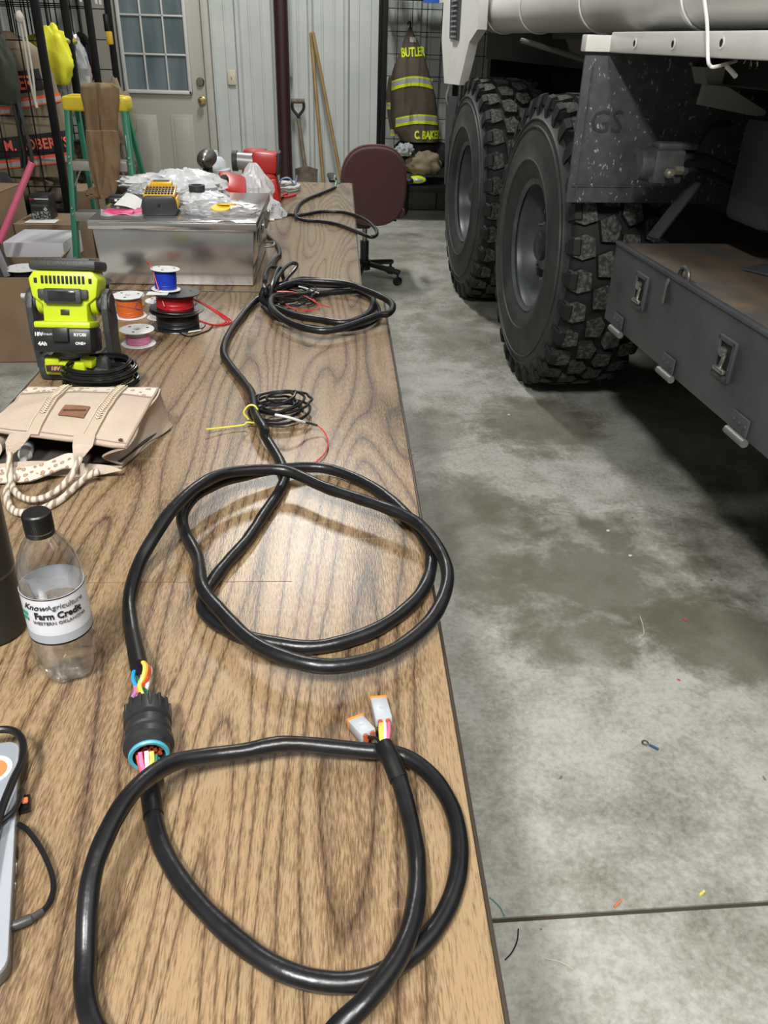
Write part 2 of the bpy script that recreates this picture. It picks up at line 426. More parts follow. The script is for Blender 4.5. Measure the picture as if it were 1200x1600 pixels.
for x in (lx0, lx1): abox(b, (x, YW - .035, (lz0 + zt) / 2), (fw, .04, zt - lz0 + fw), bev=.008)
for z in (lz0, zt): abox(b, ((lx0 + lx1) / 2, YW - .035, z), (lx1 - lx0 + fw, .04, fw), bev=.008)
for k in (1, 2): abox(b, (lx0 + (lx1 - lx0) * k / 3, YW - .035, (lz0 + zt) / 2), (.014, .03, zt - lz0), bev=.003)
for z in zr[1:3]: abox(b, ((lx0 + lx1) / 2, YW - .035, z), (lx1 - lx0, .03, .014), bev=.003)
struct('window_frame', b, mat('window_frame_white', (.6, .6, .58), .4), door)
BRASS = mat('brass', (.62, .47, .2), .22, 1)
p = Py(316, 157, YW - .03); b = B()
M = Matrix.Translation(p) @ Matrix.Rotation(pi / 2, 4, 'X')
alathe(b, [(0, 0), (.033, 0), (.033, .006), (.012, .01), (.012, .035), (.026, .045), (.03, .06), (.024, .074), (0, .078)], M, 24); struct('door_handle', b, BRASS, door)
p = Py(313, 128, YW - .03); b = B()
M = Matrix.Translation(p) @ Matrix.Rotation(pi / 2, 4, 'X')
alathe(b, [(0, 0), (.034, 0), (.034, .008), (.026, .02), (.012, .02), (.01, .017), (0, .017)], M, 24); struct('deadbolt', b, mat('aged_brass', (.32, .28, .2), .35, 1), door)
for nm, px, lab in (('light_switch', (362, 121), 'cream light switch plate on the grey wall beside the door'),):
    p = Py(*px, YW - .02); t = thing(nm, lab, 'light switch', p)
    b = B(); abox(b, p, (.07, .012, .115), bev=.005); obj('plate', b, mat('cream', (.62, .56, .42), .4), t)
    b = B(); abox(b, p + Vector((0, -.01, .003)), (.01, .015, .022), rot(20), bev=.002); obj('toggle', b, mat('cream', (.62, .56, .42), .4), t)
p = Py(450, 108, YW - .05); t = thing('outlet_box', 'grey surface-mounted outlet box with conduit beside the dark red column', 'electrical outlet', p)
b = B(); abox(b, p, (.07, .05, .12), bev=.006); obj('box', b, mat('grey_box', (.42, .43, .43), .4), t)
b = B(); abox(b, p + Vector((0, -.027, 0)), (.03, .004, .06), bev=.002)
for dz in (-.015, .015): abox(b, p + Vector((0, -.031, dz)), (.014, .004, .016), bev=.001, mi=1)
obj('socket', b, [mat('grey_box', (.42, .43, .43), .4), BLK], t)
b = B(); atube(b, [p + Vector((0, 0, .06)), p + Vector((0, .01, 2.8))], .011); obj('conduit', b, mat('grey_box', (.42, .43, .43), .4), t)
# dark red steel column
pa, pb_ = Py(432, 0, 7.6), Py(447, 275, 7.6); cx = (pa.x + pb_.x) / 2 + .015
b = B(); acyl(b, (cx, 7.6, 0), (cx, 7.6, CEIL), .057, n=28); abox(b, (cx, 7.6, .008), (.22, .22, .016), bev=.003)
o = obj('steel_column', b, mat('oxide_red_paint', (.035, .013, .014), .45)); o['kind'] = 'structure'; o.name = 'trim_3'

# ================================================================ TRUCK (its own frame: x outward-in, y forward)
tr = thing('truck', 'white and black heavy truck with huge knobbly tyres, parked right of the tables', 'truck', (.81, 3.6, 0), TA)
def tp(name, bm, m, par=tr, **k): return obj(name, bm, m, par, local=True, **k)
R_ = .6
def wheel(cx, cy):
    Mw = Matrix.Translation((cx, cy, R_)) @ Matrix.Rotation(pi / 2, 4, 'Y')   # local z -> +x (inward)
    # rim
    b = B()
    alathe(b, [(.262, .028), (.275, .018), (.284, .024), (.284, .036), (.27, .045), (.262, .07), (.262, .11), (.252, .13), (.246, .2), (.235, .225), (.215, .222), (.195, .19), (.185, .165), (.12, .16), (.112, .15), (.108, .11), (.098, .09), (.075, .085), (0, .082)], Mw, 64)
    alathe(b, [(.255, .03), (.262, .028)], Mw, 64)
    for k in range(10):      # hand holes as dark recesses sit between the studs
        a = 2 * pi * (k + .5) / 10
    rim = tp('rim', b, RIMM)
    for k in range(10):
        a = 2 * pi * k / 10 + .15; b = B()
        q0 = Mw @ Vector((.15 * cos(a), .15 * sin(a), .165)); q1 = Mw @ Vector((.15 * cos(a), .15 * sin(a), .115)); q2 = Mw @ Vector((.15 * cos(a), .15 * sin(a), .095))
        acyl(b, q0, q1, .016, .015, 6); acyl(b, q1, q2, .009, .008, 10)
        tp('lug_nut', b, mat('lug_steel', (.4, .4, .4), .35, .9), rim)
    b = B(); alathe(b, [(.06, .088), (.06, .065), (.045, .055), (0, .055)], Mw, 24); tp('hub_cap', b, mat('hub_black', (.03, .032, .035), .4), rim)
    # carcass
    prof = [(.262, .035), (.275, .03), (.30, .004), (.33, -.006), (.345, -.007), (.348, -.012), (.353, -.012), (.356, -.008), (.42, -.006), (.47, .002), (.472, -.003), (.478, -.003), (.48, .004), (.50, .007), (.502, .002), (.507, .002), (.51, .01),
            (.545, .022), (.565, .035), (.575, .06), (.58, .12), (.582, .195), (.58, .27), (.575, .33), (.565, .355), (.51, .38), (.40, .395), (.30, .385), (.262, .36)]
    b = B(); alathe(b, prof, Mw, 96)
    for f in b.faces:
        q = Mw.inverted() @ f.calc_center_median()
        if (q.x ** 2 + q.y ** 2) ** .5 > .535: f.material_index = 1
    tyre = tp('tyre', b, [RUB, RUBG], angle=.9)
    # tread blocks
    b = B(); NB = 30
    def put(poly, ang, r0, r1, rs=None, taper=.91):
        cxx = sum(p[0] for p in poly) / len(poly); cyy = sum(p[1] for p in poly) / len(poly)
        bot, top = [], []
        for (u, s) in poly:
            for lst, sc, r in ((bot, 1.0, r0), (top, taper, r1)):
                uu = cxx + (u - cxx) * sc; ss = cyy + (s - cyy) * sc
                rr = r if rs is None or lst is bot else r - rs * max(0, abs(uu - .195) - .1)
                t = ang + ss / R_
                lst.append(b.verts.new(Mw @ Vector((rr * cos(t), rr * sin(t), uu))))
        n = len(poly)
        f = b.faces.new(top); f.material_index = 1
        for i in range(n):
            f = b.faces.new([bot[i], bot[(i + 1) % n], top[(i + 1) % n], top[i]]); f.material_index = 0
    pitch = 2 * pi * R_ / NB
    for k in range(NB):
        a = 2 * pi * k / NB
        h = pitch
        # centre rows: pentagon blocks, alternate rows point opposite ways
        put([(.108, -.28 * h), (.165, -.45 * h), (.196, -.1 * h), (.188, .40 * h), (.120, .38 * h)], a, .57, .602)
        put([(.282, .28 * h), (.225, .45 * h), (.194, .1 * h), (.202, -.40 * h), (.270, -.38 * h)], a + pi / NB, .57, .602)
        # shoulder lugs
        put([(.018, -.29 * h), (.06, -.41 * h), (.100, -.28 * h), (.108, .28 * h), (.055, .41 * h), (.018, .29 * h)], a + pi / NB, .555, .598, rs=.18)
        put([(.372, .29 * h), (.33, .41 * h), (.290, .28 * h), (.282, -.28 * h), (.335, -.41 * h), (.372, -.29 * h)], a, .555, .598, rs=.18)
        # lug flanks running down the sidewall
        for (sg, aa) in ((0, a + pi / NB), (1, a)):
            t0 = aa - .24 * h / R_; t1 = aa + .24 * h / R_; vs = []
            for (r, u, sc) in ((.512, .012, .5), (.55, .008, .8), (.592, .018, .9), (.60, .04, .9), (.56, .07, 1.0), (.515, .03, .6)):
                uu = .39 - u if sg else u; m_ = (t0 + t1) / 2; w_ = (t1 - t0) / 2 * sc
                vs.append([b.verts.new(Mw @ Vector((r * cos(m_ + q * w_), r * sin(m_ + q * w_), uu))) for q in (-1, 1)])
            for i in range(len(vs)):
                j = (i + 1) % len(vs); b.faces.new([vs[i][0], vs[i][1], vs[j][1], vs[j][0]])
            b.faces.new([v[0] for v in vs]); b.faces.new([v[1] for v in vs][::-1])
        # groove ribs between the rows
        put([(.188, .42 * h), (.20, .44 * h), (.204, .62 * h), (.19, .60 * h)], a, .57, .584)
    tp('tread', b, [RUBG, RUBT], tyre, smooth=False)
wheel(0.0, 0.0); wheel(0.0, 1.42)
b = B()
for yy in (0, 1.42):
    alathe(b, [(.0, 0), (.56, 0), (.6, .05), (.6, .34), (.56, .39), (0, .39)], Matrix.Translation((2.2, yy, R_)) @ Matrix.Rotation(pi / 2, 4, 'Y'), 40)
abox(b, (2.4, -1.6, .75), (.5, 1.6, .8)); abox(b, (2.4, 2.9, .75), (.4, 1.5, .8)); tp('far_side_running_gear', b, RUBG)  # unseen wheels and blocks, put in to keep light from under the truck
# toolbox
BOXM = mat('toolbox_black_paint', (.042, .046, .052), .42, c2=(.07, .075, .082), scale=6, bump=.08, bscale=30)
yf, yn = -.87, -3.5; zb, zt_ = .545, .80; xf = .06
SL = 0.0
b = B()
abox(b, (xf + .006, (yf + yn) / 2, (zb + zt_) / 2), (.012, yf - yn, zt_ - zb), bev=.003)
abox(b, (xf + .30, yf - .006, (zb + zt_) / 2), (.58, .012, zt_ - zb), bev=.003)
abox(b, (xf + .30, yn + .006, (zb + zt_) / 2), (.58, .012, zt_ - zb), bev=.003)
abox(b, (xf + .30, (yf + yn) / 2, zb + .006), (.58, yf - yn, .012)); abox(b, (xf + .595, (yf + yn) / 2, (zb + zt_) / 2), (.012, yf - yn, zt_ - zb))
tb = tp('toolbox', b, BOXM)
b = B(); abox(b, (xf + .31, (yf + yn) / 2, zt_ - .006), (.60, yf - yn - .005, .010), bev=.002)
TOPM = mat('dusty_tan_step', (.13, .085, .05), .8, c2=(.06, .055, .05), scale=8, detail=8, bump=.2, bscale=60)
tp('step_plate', b, TOPM, tb)
b = B(); abox(b, (xf + .005, (yf + yn) / 2, zt_ + .003), (.02, yf - yn, .012), bev=.003)
for (yy, xx) in ((-1.25, .33), (-1.95, .25)): abox(b, (xf + xx, yy, zt_ + .004), (.12, .10, .006), rot(0, 0, 30), bev=.002)
tp('edge_strip', b, BOXM, tb)
for c in ((1002, 455), (1134, 560)):
    q = TX(*c, xf); b = B()
    for (w, h, dx, t) in ((.088, .105, -.004, .008),): pass
    # recess ring
    for dy, dz, sy, sz in ((-.038, 0, .014, .105), (.038, 0, .014, .105), (0, .046, .088, .014), (0, -.046, .088, .014)):
        abox(b, (xf - .004, q.y + dy, q.z + dz), (.01, sy, sz), bev=.003)
    lt = tp('latch', b, BOXM, tb)
    b = B(); abox(b, (xf - .001, q.y, q.z), (.004, .066, .082)); tp('recess', b, mat('recess_black', (.006, .006, .006), .7), lt)
    b = B(); acyl(b, (xf - .012, q.y + .01, q.z + .015), (xf - .001, q.y + .01, q.z + .015), .013, n=16)
    abox(b, (xf - .008, q.y, q.z - .012), (.008, .012, .05), rot(12), bev=.003); abox(b, (xf - .01, q.y, q.z - .03), (.014, .055, .012), bev=.004)
    tp('paddle', b, CHR, lt)
for c in ((965, 513), (1040, 593), (1147, 702)):
    q = TX(*c, xf); b = B()
    acyl(b, (xf - .006, q.y - .045, zb - .006), (xf - .006, q.y + .045, zb - .006), .011, n=14); hg = tp('hinge', b, mat('hinge_grey', (.19, .19, .185), .45, .5))
    b = B(); abox(b, (xf - .003, q.y, zb + .028), (.005, .078, .045), bev=.002)
    for dy in (-.028, 0, .028): acyl(b, (xf - .009, q.y + dy, zb + .03), (xf - .004, q.y + dy, zb + .03), .005, n=8)
    tp('hinge_leaf', b, BOXM, hg)
q = TX(1073, 437, xf + .03); b = B()
atube(b, [q + Vector((.0, .02 + .028 * cos(a), .0 + .028 * sin(a))) for a in [x * pi / 6 for x in range(12)]], .007, closed=True, sub=3)
atube(b, [q + Vector((0, .045, -.01)), q + Vector((-.025, .045, -.01)), q + Vector((-.036, .045, -.03)), q + Vector((-.036, .045, -.08))], .006)
abox(b, q + Vector((.03, 0, -.008)), (.08, .035, .012), bev=.003)
tp('hook_ring', b, mat('hook_steel', (.11, .11, .105), .45, .6), tb)
# mud flap
FY = -.60; q0, q1 = TY(911, 90, FY), TY(886, 316, FY); fx0 = (q0.x + q1.x) / 2; fz0, fz1 = q1.z, TY(945, 84, FY).z
FLAPM, nt, pb = base('paint_flecked_rubber')
v = mapping(nt)
fk = ramp(nt, tnoise(nt, mapping(nt, (85, 85, 50)), 1, 3, .6), [(.635, (0, 0, 0)), (.69, (.75, .75, .75))])
nt.links.new(mixc(nt, fk, ramp(nt, tnoise(nt, v, 30, 5), [(.3, (.045, .048, .053)), (.7, (.078, .08, .085))]), (.5, .5, .5)), pb.inputs['Base Color'])
pb.inputs['Roughness'].default_value = .6
b = B(); abox(b, (fx0 + .31, FY, (fz0 + fz1) / 2), (.62, .012, fz1 - fz0), bev=.003)
abox(b, (fx0 + .31, FY - .008, fz0 + .056), (.60, .004, .006)); abox(b, (fx0 + .03, FY - .008, (fz0 + fz1) / 2), (.005, .004, fz1 - fz0 - .05))
fl_ = tp('mud_flap', b, FLAPM)
t = textbm('GS', .10, .0015); q = TY(948, 192, FY - .007)
t.transform(Matrix.Translation((q.x, FY - .007, q.z)) @ Matrix.Rotation(pi / 2, 4, 'X')); tp('embossed_letters', t, mat('flap_emboss', (.042, .044, .049), .5), fl_, smooth=False)
# white beam above the flap
zb0, zb1 = TX(945, 82, .03).z, TX(945, 50, .03).z
b = B(); abox(b, (fx0 + .09, FY + .0, (zb0 + zb1) / 2 - .004), (.20, .05, zb1 - zb0 - .01), bev=.004); tp('flap_bracket', b, STEELW)
b = B(); abox(b, (.055, FY - 1.52, (zb0 + zb1) / 2), (.055, 3.0, zb1 - zb0), bev=.006)
bm_ = tp('white_rail', b, STEELW)
b = B(); abox(b, (.20, FY - 1.0, (zb0 + zb1) / 2 - .005), (.24, 2.0, .02)); abox(b, (.30, FY - .2, 1.47), (.02, 3.4, .16)); tp('light_gap_plate', b, DKM)  # plates added to stop light streaking between rail and tube
for c in ((992, 68), (1052, 69), (1128, 67)):
    q = TX(*c, .027); b = B()
    alathe(b, [(.009, 0), (.014, 0), (.014, .002), (.009, .002)], axisM((.0265, q.y, q.z), (.02, q.y, q.z)), 20); b2 = tp('bolt_hole', b, STEELW, bm_)
    b = B(); acyl(b, (.0262, q.y, q.z), (.0275 - .002, q.y, q.z), .009, n=16); tp('hole', b, mat('recess_black', (.006, .006, .006), .7), bm_)
# long white tube with bands
ty0 = 1.62; tR = .105; q = TX(1000, 50, .1); tz = q.z + tR + .002
Mt = axisM((.165, ty0, tz), (.165, -2.6, tz))
b = B(); alathe(b, [(0, 0), (.06, 0), (.09, .008), (tR, .04), (tR, 4.2), (0, 4.2)], Mt, 48)
tube = tp('hose_tube', b, mat('tube_white', (.82, .81, .78), .28, c2=(.70, .69, .66), scale=5, lo=.5, hi=.8))
for c in (1.38, .70, -.15, -1.02):
    b = B(); alathe(b, [(tR + .001, -.012), (tR + .006, -.01), (tR + .006, .01), (tR + .001, .012)], axisM((.165, c, tz), (.165, c - 1, tz)), 48); tp('band', b, STEELW, tube)
# body, wheel arch plate and cab panel
UND = mat('underbody_black', (.012, .012, .012), .8)
b = B(); abox(b, (1.30, -.2, 1.75), (2.36, 6.8, .30)); abox(b, (1.30, -.2, 2.5), (2.40, 6.8, 1.3), bev=.02); tp('truck_body', b, STEELW)
b = B(); abox(b, (1.35, -.2, 1.12), (.9, 6.4, .96)); abox(b, (1.35, -.2, .62), (.7, 6.0, .3)); tp('chassis_frame', b, UND)
b = B(); abox(b, (1.0, .9, 1.44), (1.2, 3.8, .34)); abox(b, (1.1, 2.9, .9), (1.3, .1, 1.2)); tp('inner_arch', b, UND)
b = B(); abox(b, (.55, 1.0, 1.54), (.66, 3.6, .03)); tp('body_floor', b, mat('body_floor_grey', (.08, .08, .078), .6))
b = B(); abox(b, (.34, .35, 1.40), (.03, .9, .16), rot(0, -28)); atube(b, [(.10, .75, 1.38), (.5, -.35, 1.22)], .012, sub=2); tp('arch_gusset', b, mat('body_floor_grey', (.08, .08, .078), .6))
def panel(name, pxs, xl, th, m, par=tr, bev=.003):
    P = [TX(*p, xl) for p in pxs]; b = B(); vs = [b.verts.new(p) for p in P]; f = b.faces.new(vs)
    r = bmesh.ops.extrude_face_region(b, geom=[f]); bmesh.ops.translate(b, verts=[v for v in r['geom'] if isinstance(v, bmesh.types.BMVert)], vec=(th, 0, 0))
    return tp(name, b, m, par, smooth=False)
cabp = panel('side_panel', [(695, -30), (690, 60), (694, 130), (717, 133), (724, 105), (733, 66), (746, 46), (748, 10), (750, -30)], 0.0, .05, STEELW)
panel('louvre', [(704, -20), (702, 60), (716, 64), (721, -20)], -.006, .02, mat('louvre_dark', (.05, .055, .06), .5), cabp)
b = B(); q = TX(711, 30, -.012)
for k in range(9):
    q = TX(711 - k * .3, -6 + k * 8, -.012); abox(b, q, (.012, .16, .01), rot(0, 25))
tp('louvre_slats', b, mat('slat_grey', (.13, .14, .15), .5), cabp, smooth=False)
b = B(); atube(b, [TX(703, 132, .02), TX(698, 150, .03), TX(700, 162, .06)], .008, sub=4); tp('grab_handle', b, STEELW, cabp)
panel('fuel_tank', [(697, 150), (694, 288), (735, 292), (742, 152)], .12, .5, mat('tank_dark', (.035, .038, .042), .5, c2=(.05, .053, .058), scale=9))
# hydraulic block, hoses, braces behind the flap
b = B(); q = TY(1035, 258, -.85); HYD = mat('hydraulic_grey', (.05, .053, .058), .5, c2=(.09, .09, .09), scale=30)
abox(b, q, (.10, .11, .10), bev=.01); acyl(b, q + Vector((-.085, 0, 0)), q + Vector((-.045, 0, 0)), .045, .05, 20); abox(b, q + Vector((.03, 0, .058)), (.13, .07, .02), bev=.006)
hy = tp('hydraulic_valve', b, HYD)
b = B(); q2 = TY(1044, 270, -.93); acyl(b, q2, q2 + Vector((0, -.02, 0)), .014, n=6); acyl(b, q2 + Vector((.03, .02, .005)), q2 + Vector((.055, .02, .005)), .014, n=6)
acyl(b, q2 + Vector((0, -.02, 0)), q2 + Vector((0, -.03, 0)), .007, n=12); tp('fitting', b, mat('fitting_steel', (.55, .52, .42), .35, .8), hy)
for pts in ([(1070, 268), (1090, 268), (1115, 275), (1140, 288)], [(1068, 247), (1100, 245), (1140, 262), (1200, 274)], [(1040, 255), (1060, 246), (1085, 232), (1105, 200), (1140, 195)]):
    b = B(); atube(b, [TY(*c, -.88 + i * .06) for i, c in enumerate(pts)], .012, n=12); tp('hydraulic_hose', b, mat('hose_black', (.04, .04, .042), .5), hy)
b = B(); qa, qb = TY(1088, 285, -.80), TY(1020, 372, -.86); d = (qb - qa); abox(b, (qa + qb) / 2, (.05, .012, d.length), d.to_track_quat('Z', 'Y').to_matrix(), bev=.003)
tp('flat_brace', b, mat('brace_dark', (.035, .037, .04), .5))
b = B(); atube(b, [TY(1145, 190, -.4), TY(1140, 240, -.5), TY(1160, 310, -.5)], .05, sub=5); abox(b, (.62, -.9, .95), (.06, 2.6, .22), bev=.01); abox(b, (.5, -1.1, 1.05), (.3, .25, .3), bev=.03)
for i, yy in enumerate((-1.3, -1.7)): atube(b, [(.62, yy, 1.15), (.5, yy, .98), (.46, yy - .06, .84)], .02, sub=5)
tp('frame_rail', b, mat('brace_dark', (.035, .037, .04), .5))
# white cross members under the body, spring, tie wire
b = B()
for (pts, yy, th) in (([(1100, 105), (1200, 108), (1200, 142), (1105, 132)], -.7, .5), ([(1103, 132), (1138, 136), (1198, 174), (1193, 184), (1094, 164)], -.75, .03)):
    P = [TY(*p, yy) for p in pts]; vs = [b.verts.new(p) for p in P]; f = b.faces.new(vs)
    r = bmesh.ops.extrude_face_region(b, geom=[f]); bmesh.ops.translate(b, verts=[v for v in r['geom'] if isinstance(v, bmesh.types.BMVert)], vec=(0, th, 0))
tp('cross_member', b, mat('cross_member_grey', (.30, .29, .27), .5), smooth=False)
b = B(); q = TY(1190, 100, -.9)
atube(b, [q + Vector((-.05 + i * .0022, .014 * cos(i * .7), .014 * sin(i * .7))) for i in range(70)], .002, n=6, sub=1, spline=False); tp('spring', b, CHR)
b = B(); atube(b, [TX(1098, -20, .0), TX(1101, 5, 0), TX(1105, 40, .0), TX(1106, 90, .0), TX(1110, 103, .01), TX(1120, 104, .03), TX(1150, 95, .12)], .0045, n=8)
atube(b, [TX(1136, 104, .08), TX(1146, 115, .08), TX(1149, 119, .08)], .006); tp('tie_rod', b, STEELW)
# ================================================================ TABLES
def table(label, x0, x1, y0, y1, seed, skew=0):
    t = thing('folding_table', label, 'table', ((x0 + x1) / 2, (y0 + y1) / 2, 0), group='long wood-look folding tables')
    wm = wood_mat('walnut_laminate', seed)
    b = B(); abox(b, ((x0 + x1) / 2, (y0 + y1) / 2, .7365), (x1 - x0 - .004, y1 - y0 - .004, .007), bev=.0015)
    tt = obj('tabletop', b, wm, t, smooth=False)
    b = B()
    for (cx, cy, sx, sy) in ((x0, (y0 + y1) / 2, .004, y1 - y0), (x1, (y0 + y1) / 2, .004, y1 - y0), ((x0 + x1) / 2, y0, x1 - x0, .004), ((x0 + x1) / 2, y1, x1 - x0, .004)):
        abox(b, (cx, cy, .727), (sx, sy, .026), bev=.001)
    obj('edge_band', b, mat('dark_edge_band', (.03, .02, .014), .45), t)
    b = B(); abox(b, ((x0 + x1) / 2, (y0 + y1) / 2, .722), (x1 - x0 - .006, y1 - y0 - .006, .02)); obj('core', b, mat('table_core', (.2, .14, .08), .8), t)
    for yy in (y0 + .25, y1 - .25):
        for xx in (x0 + .07, x1 - .07):
            b = B(); atube(b, [(xx, yy, .71), (xx, yy, 0)], .0125, n=12); obj('leg', b, mat('table_leg_brown', (.05, .04, .035), .4, .4), t)
        b = B(); atube(b, [(x0 + .07, yy, .18), (x1 - .07, yy, .18)], .008); obj('leg_brace', b, mat('table_leg_brown', (.05, .04, .035), .4, .4), t)
    return t
T1 = table('long wood-look folding table in front, carrying the tote bag and the water bottle', -.640, .124, -.13, 2.298, 2.3)
T2 = table('long wood-look folding table at the back, carrying the aluminium case', -.700, .064, 2.306, 4.33, 7.1)
b = B(); abox(b, (-.2, .885, .7402), (.27, .0006, .0002)); obj('scratch', b, mat('scratch_dark', (.1, .06, .035), .5), T1)

# ================================================================ BIG HARNESSES
TZ_ = .74
def path(pts, s=1, ox=0, oy=0, r=.009):
    """points: (px, py, height of the cable's axis above the table)"""
    out = []
    for p in pts:
        h = p[2] if len(p) > 2 else r
        out.append(Pz(ox + p[0] / s, oy + p[1] / s, TZ_ + h))
    return out
RC = .0088
main = thing('wiring_harness', 'long black jacketed cable looped the length of the tables, ending at a round plug', 'cable', Pz(300, 850))
A = [(210, 640, .02), (196, 570, .011), (186, 470), (212, 370, .02), (258, 285, .04), (308, 212, .055), (380, 145, .06), (460, 108, .05), (560, 98, .042), (640, 104, .036), (740, 148, .034), (830, 178, .034), (930, 213, .034), (1010, 255, .032),
     (1068, 330, .028), (1090, 400, .026), (1072, 475, .024), (1025, 545, .022), (930, 615, .024), (820, 650, .028), (720, 655, .03), (610, 625, .03), (520, 575, .028), (440, 495, .028), (392, 430, .03), (380, 350, .02), (345, 280, .02), (337, 225, .028),
     (370, 175, .035), (440, 135, .032), (520, 113, .026), (600, 97, .022), (690, 91, .014), (760, 98, .012), (850, 133, .011), (920, 178, .012), (985, 240, .012), (1030, 305, .011), (1043, 355, .010), (1030, 420, .010), (985, 482, .009), (900, 545, .009),
     (800, 585), (700, 603), (600, 592), (510, 572, .009), (430, 532), (395, 490), (408, 440), (455, 372), (520, 298), (570, 222), (612, 160, .009), (627, 120, .009), (620, 88, .010), (600, 50, .012), (570, 0, .02)]
P1 = path([(100 + x / 1.818, 680 + y / 1.818, *h) for x, y, *h in A], r=RC)
A2 = [(400, 960, .03), (350, 870, .03), (330, 765, .022), (280, 690, .012), (215, 610), (175, 535, .010), (200, 440), (280, 325, .010), (345, 252, .012), (400, 215, .02), (450, 190, .03), (520, 160, .035), (610, 140, .036), (720, 142, .034), (860, 155, .034), (960, 190, .034),
      (1050, 228, .034), (1100, 262, .034), (1105, 295, .034), (1080, 318, .034), (1030, 326, .034), (940, 360, .03), (850, 392, .028), (740, 412, .028), (640, 402, .028), (540, 368, .028), (465, 315, .03), (435, 265, .03), (450, 225, .03), (520, 215, .02), (640, 215, .014), (780, 200, .012), (930, 190, .011), (985, 215), (1000, 270), (960, 325),
      (850, 368), (700, 350), (580, 330), (470, 290, .010), (400, 255, .018), (385, 220, .03), (405, 170, .05)]
P2 = path([(300 + x / 3.53, 400 + y / 3.53, *h) for x, y, *h in A2], r=RC)
A3 = [(414, 440, .06), (418, 425, .035), (430, 405, .010), (437, 398), (433, 383), (417, 366), (413, 352, .010), (420, 341), (440, 335), (470, 336), (500, 331), (530, 331), (553, 336), (573, 345), (587, 358, .008), (588, 367, .006), (578, 370, .006), (555, 361), (528, 351), (500, 346), (475, 344), (462, 338, .012), (466, 322), (478, 312), (500, 303), (524, 293)]
P3 = path(A3, r=.0075)
b = B(); atube(b, P1 + P2, RC, n=14, sub=6, wob=.10); obj('jacket', b, CABM, main)
b = B(); atube(b, P3, .0068, n=12, sub=6, wob=.10); obj('jacket', b, CABM, main)
b = B(); atube(b, P1[:2], lambda t: RC * 1.08, n=14); atube(b, [P1[0] + (P1[0] - P1[1]) * .25, P1[0], P1[1] * .35 + P1[0] * .65], RC * 1.13, n=14); obj('heat_shrink', b, SHRM, main)
# knotted loops rising at the second coil
for pts in ([(430, 240, .02), (400, 180, .05), (400, 110, .05), (425, 65, .05), (465, 65, .045), (478, 100, .03), (465, 150, .03), (440, 200, .02)],
            [(440, 210, .03), (450, 160, .05), (490, 90, .06), (540, 45, .06), (575, 42, .06), (570, 70, .05), (530, 115, .04), (480, 175, .03)],
            [(430, 235, .03), (445, 150, .055), (470, 80, .06), (492, 70, .06), (500, 110, .04), (520, 140, .03), (600, 150, .02)],
            [(440, 160, .03), (520, 150, .035), (600, 125, .03), (690, 130, .03), (760, 150, .02)],
            [(560, 170, .01), (700, 165, .01), (850, 178, .01), (980, 230, .01), (1030, 290, .01), (1020, 350, .01), (900, 400, .01), (700, 395, .01), (480, 350, .01), (390, 280, .012)]):
    b = B(); atube(b, path([(300 + x / 3.53, 400 + y / 3.53, h) for x, y, h in pts]), .0055, n=10, wob=.1); obj('branch_cable', b, CABM, main)
rnd = random.Random(4)
b = B(); c = Pz(455, 472); k = []
for i in range(110):
    a = i * .38; rr = .045 + .012 * sin(i * .9) + .006 * rnd.random(); k.append((c.x + rr * 1.15 * cos(a), c.y + rr * 1.5 * sin(a), TZ_ + .006 + .0003 * i))
atube(b, k, .0026, n=7, sub=3); obj('thin_branch', b, THIN, main)
for pts in ([(465, 190, .03), (500, 250, .02), (560, 290, .012), (640, 300, .006), (700, 290, .006), (690, 260, .01), (660, 235, .02)], [(460, 195, .03), (560, 200, .03), (640, 230, .03), (700, 265, .02), (760, 283, .01)]):
    b = B(); atube(b, path([(300 + x / 3.53, 400 + y / 3.53, h) for x, y, h in pts]), .0014, n=7); obj('red_wire', b, RED, main)
b = B(); atube(b, path([(590, 168, .012), (630, 178, .014), (670, 195, .012), (700, 205, .008)] and [(467, 447.6, .03), (478, 450.4, .03), (490, 455, .025), (498, 458, .02)]), .0022, n=8); obj('white_sleeve', b, mat('sleeve_white', (.55, .55, .55), .4), main)
b = B(); q = Pz(526, 290, .75)
for i, (dx, dy, dz) in enumerate(((-.012, .02, .03), (0, .03, .02), (.012, .02, .012), (.02, .0, .004), (-.02, .01, .01))): atube(b, [P3[-1], q + Vector((dx * .4, dy * .3, dz * .6)), q + Vector((dx, dy, dz))], .0018, n=6, mi=i % 3)
abox(b, q + Vector((-.01, .02, .034)), (.008, .008, .022), rot(20, 15), bev=.002); abox(b, q + Vector((.012, .01, .012)), (.012, .02, .01), bev=.002, mi=1)
obj('end_terminals', b, [mat('sleeve_white', (.55, .55, .55), .4), mat('wire_green', (.02, .2, .09), .4), THIN], main)
